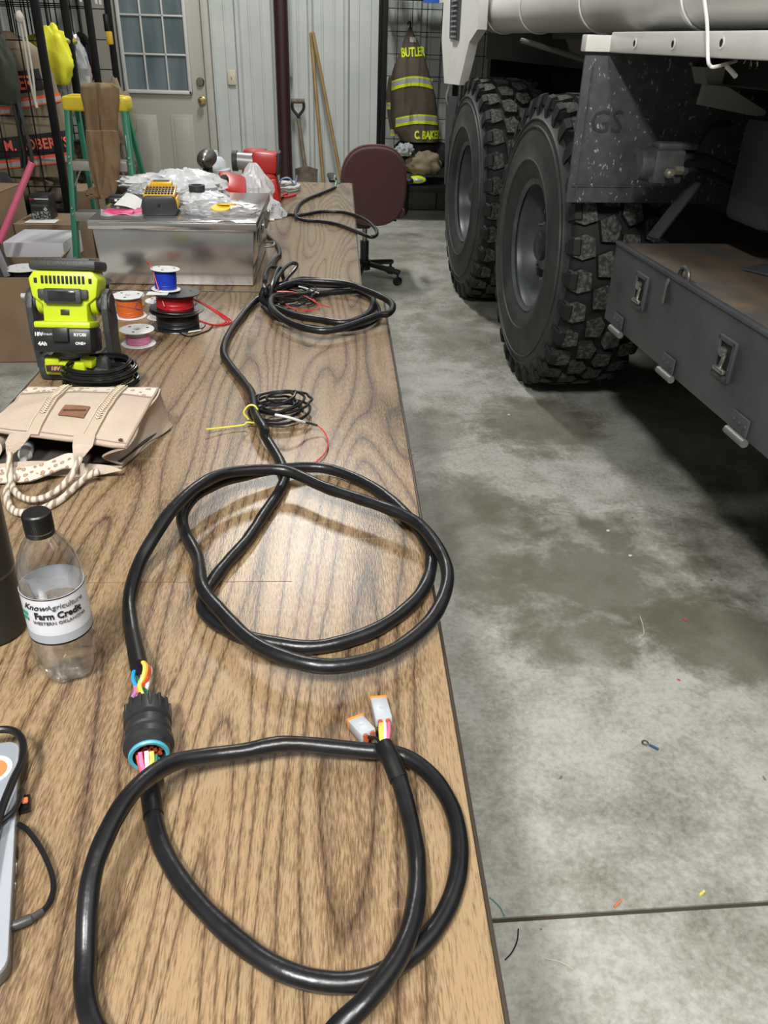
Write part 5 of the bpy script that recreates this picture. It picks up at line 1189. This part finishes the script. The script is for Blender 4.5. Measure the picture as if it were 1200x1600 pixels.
# ================================================================ SHOVEL AND BROOM HANDLES
sh = thing('shovel', 'old D-handled shovel leaning on the grey wall', 'shovel', Pz(478, 285, .1))
WD = mat('weathered_handle', (.13, .10, .07), .7, c2=(.2, .16, .11), scale=30)
YS = 7.72; p0, p1, p2 = Py(466, 186, YS + .1), Py(477, 262, YS - .0), Py(479, 283, YS - .05)
b = B(); atube(b, [p0, p0.lerp(p1, .5), p1], .017, n=12); obj('shaft', b, WD, sh)
b = B(); a0, a1 = Py(457, 158, YS + .1), Py(474, 158, YS + .1)
atube(b, [p0 + Vector((0, 0, -.02)), p0 + Vector((0, 0, .02)), a0 + Vector((.0, 0, -.06)), a0], .013, n=10); atube(b, [p0 + Vector((0, 0, .02)), a1 + Vector((0, 0, -.06)), a1], .013, n=10); acyl(b, a0 + Vector((-.012, 0, .0)), a1 + Vector((.012, 0, 0)), .019, n=14, mi=1); obj('d_grip', b, [mat('grip_black', (.02, .02, .02), .5), WD], sh)
b = B()
def blade(u, v): x = (u - .5); return p2 + Vector((x * .20 * (1 - .1 * v), -.06 * v - .02 * cos(pi * x), .10 - .26 * v - .03 * (1 - abs(x) * 2) * v + .03 * (1 - v) * (1 - 2 * abs(x))))
agrid(b, blade, 10, 10, thick=.003); acyl(b, p1, p2 + Vector((0, 0, .03)), .018, .02, 14); obj('blade', b, mat('rusty_blade', (.16, .13, .10), .55, .5, c2=(.09, .06, .04), scale=20), sh)
BAM = mat('varnished_wood', (.36, .23, .09), .4, c2=(.27, .17, .07), scale=12)
for i, (a, c, lab) in enumerate((((486, 53), (506, 292), 'yellow-brown wooden pole leaning nearly upright on the wall'), ((489, 52), (534, 285), 'yellow-brown wooden pole leaning on the wall with its foot to the right'))):
    q0, q1 = Py(*a, 7.86 - i * .04), Py(*c, 7.66 - i * .03); d = (q1 - q0) / (q0.z - q1.z); q1 = q0 + d * (q0.z - .002)
    b = B(); acyl(b, q0, q1, .0145, n=14); ablob(b, q0, (.0145, .0145, .0145), 0, 1, 0, 6, flatb=False); o = obj('wooden_pole', b, BAM); tag(o, lab, 'pole', 'wooden poles against the wall')

# ================================================================ CLOTH HELPERS
def garment(prof, yc, d, fold=.02, kf=38, seed=1, nz=40, nt=56):
    """prof: [(z, x centre, half width)] from top to bottom; returns bmesh and front(x,z)"""
    prof = sorted(prof, key=lambda p: p[0])
    def at(z):
        z = max(prof[0][0], min(prof[-1][0], z))
        for (a, b_) in zip(prof, prof[1:]):
            if a[0] <= z <= b_[0]:
                t = (z - a[0]) / (b_[0] - a[0] + 1e-9); t2 = t * t * (3 - 2 * t) if False else t
                return a[1] + (b_[1] - a[1]) * t2, a[2] + (b_[2] - a[2]) * t2
        return prof[-1][1:]
    def front(x, z):
        cx, w = at(z); u = max(-1, min(1, (x - cx) / w))
        dd = d * min(1, w / .16)
        f = fold * (.5 * sin(kf * (x - cx) / max(.5, w / .2) + 3 * z + seed) + .9 * noise.noise(Vector((x * 7 + seed, z * 3.0, seed))) + .7 * (1 - 2.2 * abs(noise.noise(Vector((x * 17 + seed, z * 4.0 + x * 6, seed + 5))))))
        return yc - dd * (1 - abs(u) ** 2.6) ** .5 - f * (1 - abs(u) ** 2)
    b = B(); rings = []
    z0, z1 = prof[0][0], prof[-1][0]
    for j in range(nz + 1):
        z = z0 + (z1 - z0) * j / nz; cx, w = at(z); row = []
        for i in range(nt):
            a = 2 * pi * i / nt; x = cx + w * cos(a)
            y = front(x, z) if sin(a) < 0 else yc + d * .6 * min(1, w / .16) * abs(sin(a))
            row.append(b.verts.new((x, y, z)))
        rings.append(row)
    for r0, r1 in zip(rings, rings[1:]):
        for i in range(nt):
            b.faces.new([r0[i], r0[(i + 1) % nt], r1[(i + 1) % nt], r1[i]])
    b.faces.new(rings[0][::-1]); b.faces.new(rings[-1])
    return b, front, at
def on_cloth(front, poly_fn, nu, nv, h=.004, mats=None, mif=None):
    b = B()
    def f(u, v):
        x, z = poly_fn(u, v); return Vector((x, front(x, z) - h, z))
    agrid(b, f, nu, nv, thick=.002, mif=mif); return b
def cloth_text(body, size, cx, cz, front, m, par, rz=0, h=.006, **k):
    t = textbm(body, size, .0006, **k)
    bmesh.ops.subdivide_edges(t, edges=[e for e in t.edges if e.calc_length() > .03], cuts=1)
    for v in t.verts:
        x = cx + v.co.x * cos(rz) - v.co.y * sin(rz); z = cz + v.co.x * sin(rz) + v.co.y * cos(rz)
        v.co = Vector((x, front(x, z) - h - v.co.z, z))
    return obj('name_lettering', t, m, par, smooth=False)
LIMEF = mat('trim_lime', (.62, .75, .02), .5); SILV = mat('trim_silver', (.45, .46, .45), .35, .2); ORF = mat('trim_orange', (.85, .12, .05), .5)
BRN = mat('brown_turnout', (.075, .058, .042), .85, c2=(.095, .075, .055), scale=7, bump=.3, bscale=16)
def stripe(front, at, z0, h, outer, par, tilt=0, arc=0, u0=-.97, u1=.97):
    def f(u, v):
        cx, w = at(z0); uu = u0 + (u1 - u0) * u; return cx + uu * w, z0 + (v - .5) * h + tilt * uu + arc * (1 - uu * uu)
    return obj('reflective_stripe', on_cloth(front, f, 30, 6, mif=lambda u, v: 1 if .28 < v < .7 else 0), [outer, SILV], par)
# ================================================================ RIGHT GEAR RACK
GR = mat('rack_black', (.005, .005, .0055), .65, spec=.25)
def gridpanel(b, o, ux, L, H, z0, dx=.1, dz=.19, r=.0028):
    o = Vector(o); ux = Vector(ux)
    n = round(L / dx)
    for i in range(n + 1): p = o + ux * (L * i / n); abox(b, (p.x, p.y, z0 + H / 2), (r * 2, r * 2, H))
    m = round(H / dz)
    for j in range(m + 1):
        c = o + ux * (L / 2); abox(b, (c.x, c.y, z0 + H * j / m), (max(abs(ux.x) * L, r * 2), max(abs(ux.y) * L, r * 2), r * 2))
rr_ = thing('gear_rack', 'black wire gear rack against the back wall holding the brown coat', 'rack', (.85, 7.55, 0))
rx0 = Py(601, 100, 7.30).x; 
b = B()
for (x, y) in ((rx0, 7.30), (rx0 - .015, 7.80), (1.0, 7.30), (1.0, 7.80), (1.6, 7.3), (1.6, 7.8)): abox(b, (x, y, 1.05), (.035, .035, 2.1), bev=.003)
for z in (.27, 2.08):
    for y in (7.3, 7.8): abox(b, ((rx0 + 1.6) / 2, y, z), (1.6 - rx0, .035, .05), bev=.003)
    for x in (rx0, 1.0, 1.6): abox(b, (x, 7.55, z), (.035, .5, .05), bev=.003)
abox(b, ((rx0 + 1.6) / 2, 7.55, .285), (1.6 - rx0, .5, .02)); abox(b, ((rx0 + 1.6) / 2, 7.55, 1.66), (1.6 - rx0, .5, .03))
obj('frame', b, GR, rr_)
b = B(); gridpanel(b, (rx0, 7.81, 0), (1, 0, 0), 1.6 - rx0, 1.8, .28, .12, .16); gridpanel(b, (rx0, 7.3, 0), (0, 1, 0), .5, 1.8, .28, .12, .16); obj('wire_grid', b, GR, rr_)
q = Py(676, 0, 7.28); b = B(); abox(b, (q.x - .005, 7.275, 1.635), (.13, .012, .04)); obj('blue_label', b, mat('label_blue', (.03, .12, .5), .4), rr_)
def zx(px, py, y=7.42): p = Py(px, py, y); return p.x, p.z
def prof_px(rows, y):
    out = []
    for py, xl, xr in rows:
        a, z = zx(xl, py, y); c, z2 = zx(xr, py, y); out.append(((z + z2) / 2, (a + c) / 2, (c - a) / 2))
    return out
ct = thing('turnout_coat', 'dark brown firefighter coat with lime stripes and lime lettering on the far rack', 'coat', (zx(648, 150)[0], 7.5, .6), group='firefighter coats')
b, fr, at_ = garment(prof_px([(42, 640, 644), (52, 636, 648), (62, 632, 654), (80, 628, 660), (100, 618, 668), (120, 612, 674), (150, 611, 682), (185, 611, 686), (205, 616, 687), (222, 628, 687)], 7.42), 7.5, .10, .02, seed=2)
obj('shell', b, BRN, ct)
zl = zx(648, 70)[1]; cloth_text('BUTLER', .09, zx(646, 82)[0], zx(648, 82)[1], fr, LIMEF, ct, rz=.08, bold=.003, sx=.62)
stripe(fr, at_, zx(648, 134)[1], .07, LIMEF, ct, tilt=.01, arc=.035, u0=-.98, u1=.98)
stripe(fr, at_, zx(648, 192)[1], .07, LIMEF, ct, tilt=.015, arc=.03, u0=-.85)
cloth_text('C. BAKER', .085, zx(668, 211)[0], zx(664, 211)[1], fr, LIMEF, ct, bold=.004, sx=.64)
b = on_cloth(fr, lambda u, v: (zx(641 + u * 10, 62)[0], zx(645, 66 - v * 8)[1]), 4, 4); obj('neck_tag', b, SILV, ct)
b = B(); atube(b, [Vector((zx(642, 40)[0], 7.45, zx(642, 44)[1])), Vector((zx(642, 30)[0], 7.5, zx(642, 34)[1])), Vector((zx(643, 30)[0], 7.8, zx(642, 36)[1]))], .008); obj('hanging_loop', b, GR, ct)
# second sleeve peeking left
b, f2, a2_ = garment(prof_px([(120, 608, 618), (150, 603, 616), (180, 606, 616), (212, 611, 620)], 7.5), 7.55, .05, .01, seed=5); o = obj('sleeve', b, BRN, ct)
stripe(f2, a2_, zx(610, 166, 7.5)[1], .05, LIMEF, ct); stripe(f2, a2_, zx(614, 208, 7.5)[1], .05, LIMEF, ct)
def lump(name, lab, cat, px, py, y, s, seed, m, amp=.25, freq=2, group=None, z=None):
    p = Py(px, py, y)
    if z is not None: p.z = z
    b = B(); ablob(b, p, s, amp, freq, seed, 20); o = obj(name, b, m, angle=1.2); tag(o, lab, cat, group); FR[o.name] = Matrix.Translation(o.location); return o
DB = mat('black_cloth', (.016, .016, .017), .85, bump=.4, bscale=20)
lump('black_gear_bag', 'black crumpled gear bag under the brown coat', 'bag', 655, 245, 7.55, (.24, .12, .17), 3, DB)
lump('clear_wrap', 'crumpled pale plastic on the gear under the coat', 'plastic bag', 632, 235, 7.38, (.075, .05, .055), 6, mat('grey_film', (.36, .38, .4), .35, bump=.5, bscale=50), amp=.4, freq=3)
lump('turnout_trousers', 'folded tan turnout trousers on the far rack bench', 'trousers', 662, 258, 7.42, (.15, .10, .10), 9, TAN, amp=.3)
p = Py(652, 281, 7.34); b = B(); ablob(b, p, (.075, .05, .035), .1, 2, 3, 16); hl = obj('boot_toe', b, LIMEF); tag(hl, 'lime and silver trimmed cuff at the bottom of the far rack', 'boot')
FR[hl.name] = Matrix.Translation(hl.location)
b = B(); ablob(b, p + Vector((.0, -.012, .003)), (.055, .045, .022), .1, 2, 3, 12); obj('silver_band', b, SILV, hl)

# ================================================================ LEFT GEAR RACK
xf_ = -1.80; YB = [5.72, 6.32, 6.90, 7.48]
rk = thing('gear_rack', 'long black wire gear rack along the left wall holding tan coats', 'rack', (-2.2, 6.6, 0))
b = B()
for i, y in enumerate(YB):
    for x in (xf_, -2.70): abox(b, (x, y, 1.05), (.045, .045, 2.1), bev=.004)
    abox(b, (-2.25, y, 2.08), (.9, .04, .04)); abox(b, (-2.25, y, .25), (.9, .04, .04))
for z in (.25, 1.66, 2.08): 
    for x in (xf_, -2.70): abox(b, (x, 6.6, z), (.045, 1.8, .05), bev=.004)
abox(b, (-2.25, 6.6, 1.70), (.86, 1.8, .015)); abox(b, (-2.25, 6.6, .27), (.86, 1.8, .015))
obj('frame', b, GR, rk)
b = B()
for y in YB: gridpanel(b, (-2.68, y, 0), (1, 0, 0), .86, 1.45, .27, .11, .20, .0035)
gridpanel(b, (-2.71, 5.72, 0), (0, 1, 0), 1.78, 1.45, .27, .15, .2); obj('wire_grid', b, GR, rk)
b = B()
for i, (px, py) in enumerate(((97, 3), (127, 4), (151, 5), (157, 4))):
    q = Px(px, py, xf_ + .03); abox(b, (xf_ + .028, q.y, 1.56), (.005, .05, .05))
obj('tag_holder', b, WHT, rk)
# M. ROBERTS coat
YCT = 5.95
def zl_(px, py, y=YCT - .1): p = Py(px, py, y); return p.x, p.z
mc = thing('turnout_coat', 'tan firefighter coat with orange stripes and orange lettering on the left rack', 'coat', (-2.1, YCT, .55), group='firefighter coats')
def pp(rows, y): 
    out = []
    for py, xl, xr in rows:
        a, z = zl_(xl, py, y); c, z2 = zl_(xr, py, y); out.append(((z + z2) / 2, (a + c) / 2, (c - a) / 2))
    return out
b, fr, at_ = garment(pp([(48, -14, 6), (58, -40, 28), (70, -70, 46), (85, -80, 62), (110, -80, 74), (150, -78, 86), (200, -74, 100), (235, -70, 109), (266, -66, 112), (276, -60, 112)], YCT - .1), YCT, .10, .012, kf=16, seed=8)
obj('shell', b, TAN, mc)
def quadpatch(P):
    q = [zl_(*p) for p in P]
    return lambda u, v: tuple(Vector(q[0]).lerp(Vector(q[1]), u).lerp(Vector(q[3]).lerp(Vector(q[2]), u), v))
BKP = mat('patch_black', (.01, .01, .011), .7)
pt = obj('name_patch', on_cloth(fr, quadpatch([(24, 112), (58, 107), (68, 140), (32, 146)]), 10, 8, h=.006), BKP, mc)
ORL = mat('letter_orange', (.9, .16, .1), .5)
q = zl_(33, 130); cloth_text('ER', .11, zl_(40, 128)[0], q[1], fr, ORL, mc, rz=.06, h=.012, bold=.002, sx=.75)
obj('hem_patch', on_cloth(fr, quadpatch([(-60, 222), (106, 204), (110, 238), (-60, 252)]), 30, 8, h=.008), BKP, mc)
cloth_text('M. ROBERTS', .088, zl_(57, 228)[0], zl_(57, 226)[1], fr, ORL, mc, rz=.07, h=.014, bold=.002, sx=.80, space=1.05)
def band(P, name='reflective_stripe'):
    return obj(name, on_cloth(fr, quadpatch(P), 30, 6, h=.008, mif=lambda u, v: 1 if .3 < v < .68 else 0), [ORF, SILV], mc)
band([(-60, 258), (109, 238), (110, 254), (-60, 270)]); band([(31, 154), (88, 146), (89, 160), (33, 169)]); band([(-60, 172), (16, 167), (16, 178), (-60, 184)])
# green coat sleeve and dark straps at left, white cord
o = lump('green_duffel', 'dark green bag hanging at the left frame edge', 'bag', 2, 120, 5.62, (.09, .05, .22), 7, mat('olive_cloth', (.035, .042, .028), .85, bump=.3, bscale=20), amp=.2, z=1.13)
b = B()
for k, (x0_, x1_) in enumerate(((16, 38), (22, 48), (28, 33))):
    pts = [Py(x0_ - 8, 95, 5.66), Py(x0_, 130, 5.64), Py((x0_ + x1_) / 2, 185, 5.63), Py(x1_, 235, 5.64), Py(x1_ + 2, 262, 5.64)]
    atube(b, pts, .028 - k * .004, n=8, flat=.4)
o = obj('dark_straps', b, mat('strap_charcoal', (.03, .031, .034), .8)); tag(o, 'charcoal straps dangling in front of the tan coat', 'strap')
b = B(); P = [Py(31, 30, 5.69), Py(40, 80, 5.68), Py(47, 125, 5.68), Py(55, 160, 5.68)]
atube(b, P, .008, n=8); atube(b, [p + Vector((.02, .0, 0)) for p in P[:3]] + [P[3]], .007, n=8); ablob(b, P[0] + Vector((0, 0, .01)), (.025, .025, .035), .2, 4, 2, 8); atube(b, [P[3], P[3] + Vector((.004, 0, -.03))], .009)
o = obj('white_rope', b, mat('rope_white', (.6, .56, .5), .8)); tag(o, 'knotted white rope hanging down over the tan coat', 'rope')
# yellow jacket in clear bag
lump('yellow_jacket', 'bright yellow item in clear plastic beyond the tan coat', 'jacket', 84, 93, 6.12, (.12, .06, .19), 2, mat('hi_vis_yellow', (.72, .70, .03), .6, bump=.3, bscale=15), amp=.2)
b = B(); ablob(b, Py(80, 64, 6.35), (.17, .10, .05), .03, 1, 1, 18, flatb=False); o = obj('yellow_helmet', b, mat('helmet_yellow', (.30, .27, .03), .35)); tag(o, 'dull yellow helmet above the bright yellow jacket', 'helmet')
q = Py(116, 118, 6.45); b = B(); ablob(b, q, (.085, .05, .20), .30, 2.2, 21, 20, ridged=True, flatb=False); o = obj('plastic_cover', b, CB, angle=.3); tag(o, 'clear plastic cover draped right of the yellow jacket', 'plastic bag')
g = thing('work_gloves', 'black, blue and orange gloves hanging on the rack', 'gloves', Py(138, 115, 7.0))
b = B(); ablob(b, Py(132, 85, 7.0), (.09, .05, .13), .2, 2, 4, 14, flatb=False); ablob(b, Py(136, 105, 7.0), (.06, .05, .1), .2, 2, 5, 14, flatb=False); obj('black_glove', b, DB, g)
b = B(); ablob(b, Py(143, 92, 6.96), (.035, .03, .08), .2, 2, 6, 12, flatb=False); obj('orange_cuff', b, mat('cuff_orange', (.42, .09, .02), .6), g)
b = B(); ablob(b, Py(137, 88, 6.94), (.022, .03, .07), .2, 2, 6, 12, flatb=False); obj('blue_strip', b, mat('strip_blue', (.03, .08, .2), .6), g)
b = B(); ablob(b, Py(146, 112, 6.96), (.04, .04, .05), .3, 2, 9, 12, flatb=False); obj('red_tip', b, mat('tip_red', (.25, .03, .02), .6), g)
q = Py(170, 50, 7.3); t = thing('yellow_flashlight', 'yellow and black right-angle lamp on the rack post by the door', 'flashlight', q)
b = B(); abox(b, q + Vector((0, 0, -.04)), (.045, .05, .09), bev=.01); obj('body', b, mat('lamp_yellow', (.65, .40, .03), .45), t)
b = B(); abox(b, q + Vector((-.01, 0, .06)), (.035, .045, .12), bev=.01); obj('head', b, BLK, t)
# gear lying in the rack bottom
GRN = mat('camo_cloth', (.06, .055, .035), .9, c2=(.13, .11, .08), scale=22, detail=1, lo=.48, hi=.52)
for i, (px, py, y, s, m, lab) in enumerate(((20, 285, 6.0, (.22, .12, .13), TAN, 'tan turnout trousers bunched under the orange striped coat'), (75, 285, 6.15, (.20, .14, .15), mat('grey_tan_cloth', (.17, .14, .10), .9, bump=.4, bscale=12), 'grey-tan gear heap behind the black spattered box'),
        (95, 325, 6.2, (.16, .12, .14), GRN, 'camouflage bundle low beside the ladder'), (195, 270, 6.9, (.12, .1, .20), GRN, 'camouflage pack seen between the ladder rails'), (140, 265, 6.4, (.16, .1, .20), GRN, 'camouflage bundle behind the brown hoodie'), (185, 190, 7.1, (.12, .08, .28), TAN, 'tan clothing hanging behind the ladder'))):
    lump('gear_bundle', lab, 'bag', px, py, y, s, 20 + i, m, amp=.3, freq=2.4)
lump('black_gear_bag', 'black bag at the far left below the tan coat', 'bag', 5, 310, 5.55, (.12, .1, .14), 31, DB)
# ================================================================ STEP LADDER with hoodie
q = Py(152, 158, 4.75)
ld_ = thing('step_ladder', 'green fibreglass step ladder with yellow cap standing left of the far table', 'ladder', (q.x, 4.75, 0), radians(1))
GF = mat('green_fibreglass', (.015, .19, .105), .45); ALM = mat('ladder_aluminium', (.55, .54, .5), .35, .7)
H = q.z - .03
def ll(name, b, m, par=ld_, **k): return obj(name, b, m, par, local=True, **k)
b = B(); abox(b, (0, 0, H + .02), (.33, .15, .070), bev=.016, seg=3); abox(b, (0, -.01, H + .056), (.27, .09, .008), bev=.003); ll('top_cap', b, mat('cap_yellow', (.72, .55, .03), .4))
def rail(x0, x1, y0, y1, w):
    b = B(); a, c = Vector((x0, y0, H + .02)), Vector((x1, y1, .0)); d = a - c
    R3 = Matrix((Vector((1, 0, 0)), d.normalized().cross(Vector((1, 0, 0))), d.normalized())).transposed()
    t = B(); abox(t, (a + c) / 2, (w, .05, d.length), R3, bev=.003)
    merge(b, t); return b
for s in (-1, 1):
    r1 = ll('front_rail', rail(s * .142, s * .190, -.04, -.26, .028), GF)
    ll('rear_rail', rail(s * .125, s * .20, .06, .42, .02), GF)
    if s > 0:
        a, c = Vector((s * .146, -.094, H - .12)), Vector((s * .158, -.155, H - .42)); b = B(); d = a - c; abox(b, (a + c) / 2, (.007, .002, d.length), d.to_track_quat('Z', 'Y').to_matrix()); ll('white_label', b, WHT, r1)
for k, zz_ in enumerate((.75, .50, .23)):
    zz_ = (H - .245 * (k + 1)); f_ = (H - zz_) / H; xw = .142 + .048 * f_; yy = -.04 - .22 * f_
    b = B(); abox(b, (0, yy, zz_), (xw * 2 - .03, .085, .004), bev=.001); abox(b, (0, yy - .042, zz_ - .022), (xw * 2 - .028, .004, .045), bev=.001)
    for s in (-1, 1):
        for rz_ in (.01, -.02): acyl(b, (s * (xw), yy - .03, zz_ - rz_), (s * (xw), yy - .035, zz_ - rz_), .006, n=8)
    ll('step', b, ALM)
    if k == 0:
        for s in (-1, 1):
            b = B(); atube(b, [(s * (xw - .005), yy - .03, zz_ - .12), (s * (xw - .055), yy - .03, zz_ - .03)], .012, flat=.3); ll('step_brace', b, ALM)
for zz_ in (.65, .35):
    f_ = (H - zz_) / H; b = B(); abox(b, (0, .06 + .36 * f_, zz_), ((.125 + .07 * f_) * 2, .02, .03)); ll('rear_brace', b, ALM)
hd = thing('brown_hoodie', 'light brown hoodie draped over the top of the step ladder', 'hoodie', (q.x, 4.66, H - .4))
HB = mat('hoodie_brown', (.26, .175, .095), .95, c2=(.22, .145, .078), scale=9, bump=.3, bscale=30)
def hz_(px, py, y=4.62): p = Py(px, py, y); return p.x, p.z
def pq(rows, y):
    out = []
    for py, xl, xr in rows:
        a, z = hz_(xl, py, y); c, z2 = hz_(xr, py, y); out.append(((z + z2) / 2, (a + c) / 2, (c - a) / 2))
    return out
b, f3, a3 = garment(pq([(130, 130, 172), (136, 122, 183), (150, 123, 184), (170, 128, 182), (200, 131, 181), (228, 132, 184)], 4.62), 4.66, .07, .05, kf=30, seed=3); obj('body', b, HB, hd)
b, f3, a3 = garment(pq([(205, 131, 164), (235, 133, 161), (262, 137, 162), (290, 144, 166), (309, 152, 174)], 4.50), 4.53, .045, .032, kf=30, seed=6); obj('sleeve', b, HB, hd)
b, f3, a3 = garment(pq([(205, 156, 182), (225, 157, 185), (250, 160, 186), (280, 159, 184), (300, 157, 180), (309, 158, 176)], 4.47), 4.50, .045, .032, kf=30, seed=9); obj('sleeve', b, HB, hd)
b = B(); ablob(b, Vector((hz_(150, 300)[0], 4.60, hz_(150, 302)[1])), (.05, .04, .03), .4, 3, 3, 14); obj('hood_edge', b, HB, hd)
# ================================================================ BOXES AT THE LEFT
def cbox(lab, x0, x1, y0, y1, z0, z1, m=CARD, name='cardboard_box', rz=0, open_=False, cat='box', group=None):
    t = thing(name, lab, cat, ((x0 + x1) / 2, (y0 + y1) / 2, z0), radians(rz), group); w, d, h = x1 - x0, y1 - y0, z1 - z0; th = .006
    b = B(); abox(b, (0, 0, th / 2), (w, d, th))
    for s in (-1, 1):
        abox(b, (s * (w / 2 - th / 2), 0, h / 2), (th, d, h), bev=.001); abox(b, (0, s * (d / 2 - th / 2), h / 2), (w, th, h), bev=.001)
    obj('walls', b, m, t, local=True, smooth=False)
    if open_:
        for s in (-1, 1):
            b = B(); abox(b, (s * (w / 2 + .02), 0, h + .02), (.07, d * .98, .005), rot(0, -s * 55)); obj('flap', b, m, t, local=True, smooth=False)
    else:
        for s in (-1, 1): b = B(); abox(b, (0, s * d / 4, h - .002), (w, d / 2 - .002, .005)); obj('flap', b, m, t, local=True, smooth=False)
    return t
bx1 = cbox('open brown cardboard box on the floor left of the lime tool', -1.80, -1.345, 3.72, 4.12, 0, .40, rz=4, open_=True)
p = Py(10, 400, 4.0); sp = thing('black_device', 'dark grey plastic device sticking out of the open cardboard box', 'device', (p.x - .02, 3.95, .01))
b = B(); abox(b, (p.x - .02, 3.95, .30), (.10, .10, .50), rot(0, -12), bev=.012); obj('case', b, DG, sp); b = B(); abox(b, (p.x + .012, 3.895, .44), (.03, .02, .16), rot(0, -12), bev=.005); obj('rim', b, mat('rim_grey', (.25, .25, .27), .35), sp)
tS = spool(-1.50, 3.95, .33, .085, .035, .06, .06, WHT, mat('wire_black', (.012, .012, .014), .35), 'white flanged spool lying in the open cardboard box')
b = B(); abox(b, (-1.50, 3.92, .165), (.24, .25, .31), bev=.02); o = obj('packing_pad', b, mat('kraft_paper', (.25, .18, .11), .9)); tag(o, 'brown packing filling the open cardboard box', 'packing')
cbox('closed cardboard box under the white carton', -1.95, -1.49, 4.47, 4.84, 0, .27)
b = B(); a_, c_ = Py(5, 378, 4.5), Py(104, 412, 4.5); abox(b, ((a_.x + c_.x) / 2, 4.66, .33), (c_.x - a_.x, .34, .115), bev=.004); wc = obj('white_carton', b, mat('white_card', (.62, .62, .66), .5)); tag(wc, 'flat white carton on the cardboard behind the lime tool', 'carton')
cbox('flat brown carton with a shipping label behind the white carton', -1.86, -1.52, 4.87, 5.22, .0, .405)
b = B(); q = Py(62, 372, 4.86); abox(b, (q.x, 4.95, .409), (.17, .10, .001)); t = obj('shipping_label', b, mat('paper', (.72, .72, .7), .6)); tag(t, 'white shipping label on the flat brown carton', 'label')
cbox('tall cardboard box at the left edge behind the pink tube', -2.30, -1.93, 4.9, 5.3, 0, .56, rz=-3)
cbox('tall brown box standing left of the ladder foot', -1.66, -1.50, 5.3, 5.6, 0, .52, rz=8)
# black spattered box
q0, q1 = Py(38, 305, 5.0), Py(85, 366, 5.0)
sb = thing('black_carton', 'tall black carton with a speckled white pattern and small silver logo', 'carton', ((q0.x + q1.x) / 2 + .01, 5.06, .405))
SPK, nt, pb = base('speckled_print')
nt.links.new(ramp(nt, tnoise(nt, mapping(nt), 80, 3), [(.48, (.015, .015, .016)), (.58, (.35, .35, .35))]), pb.inputs['Base Color'])
w = q1.x - q0.x - .02; h = q0.z - .405
b = B(); abox(b, (0, .0, h / 2), (w, .12, h), bev=.003); sb1 = obj('carton_body', b, mat('carton_black', (.018, .018, .02), .4), sb, local=True)
b = B(); abox(b, (0, -.061, h * .19), (w * .92, .003, h * .34)); obj('speckled_panel', b, SPK, sb, local=True)
b = B(); abox(b, (0, -.061, h * .60), (w * .8, .003, h * .09)); obj('grey_band', b, mat('carton_grey', (.07, .07, .075), .4), sb, local=True)
b = B(); abox(b, (w * .27, -.062, h * .45), (.018, .002, .018), rot(0, 45)); obj('silver_mark', b, SILV, sb, local=True)
b = B(); abox(b, (-w * .34, -.061, h * .86), (.03, .002, .008)); obj('red_mark', b, mat('mark_red', (.3, .03, .03), .5), sb, local=True)
b = B(); abox(b, (w * .15, -.061, h * .86), (.08, .002, .006)); obj('white_mark', b, LT, sb, local=True)
# pink tube
a_, c_ = Py(50, 254, 4.36), Py(-4, 385, 4.26); b = B(); atube(b, [a_, a_.lerp(c_, .5), c_, c_ + (c_ - a_) * (c_.z - .01) / (a_.z - c_.z)], .0165, n=14); o = obj('pink_tube', b, mat('pink_plastic', (.72, .14, .24), .4)); tag(o, 'bright pink tube leaning at the left frame edge', 'tube')
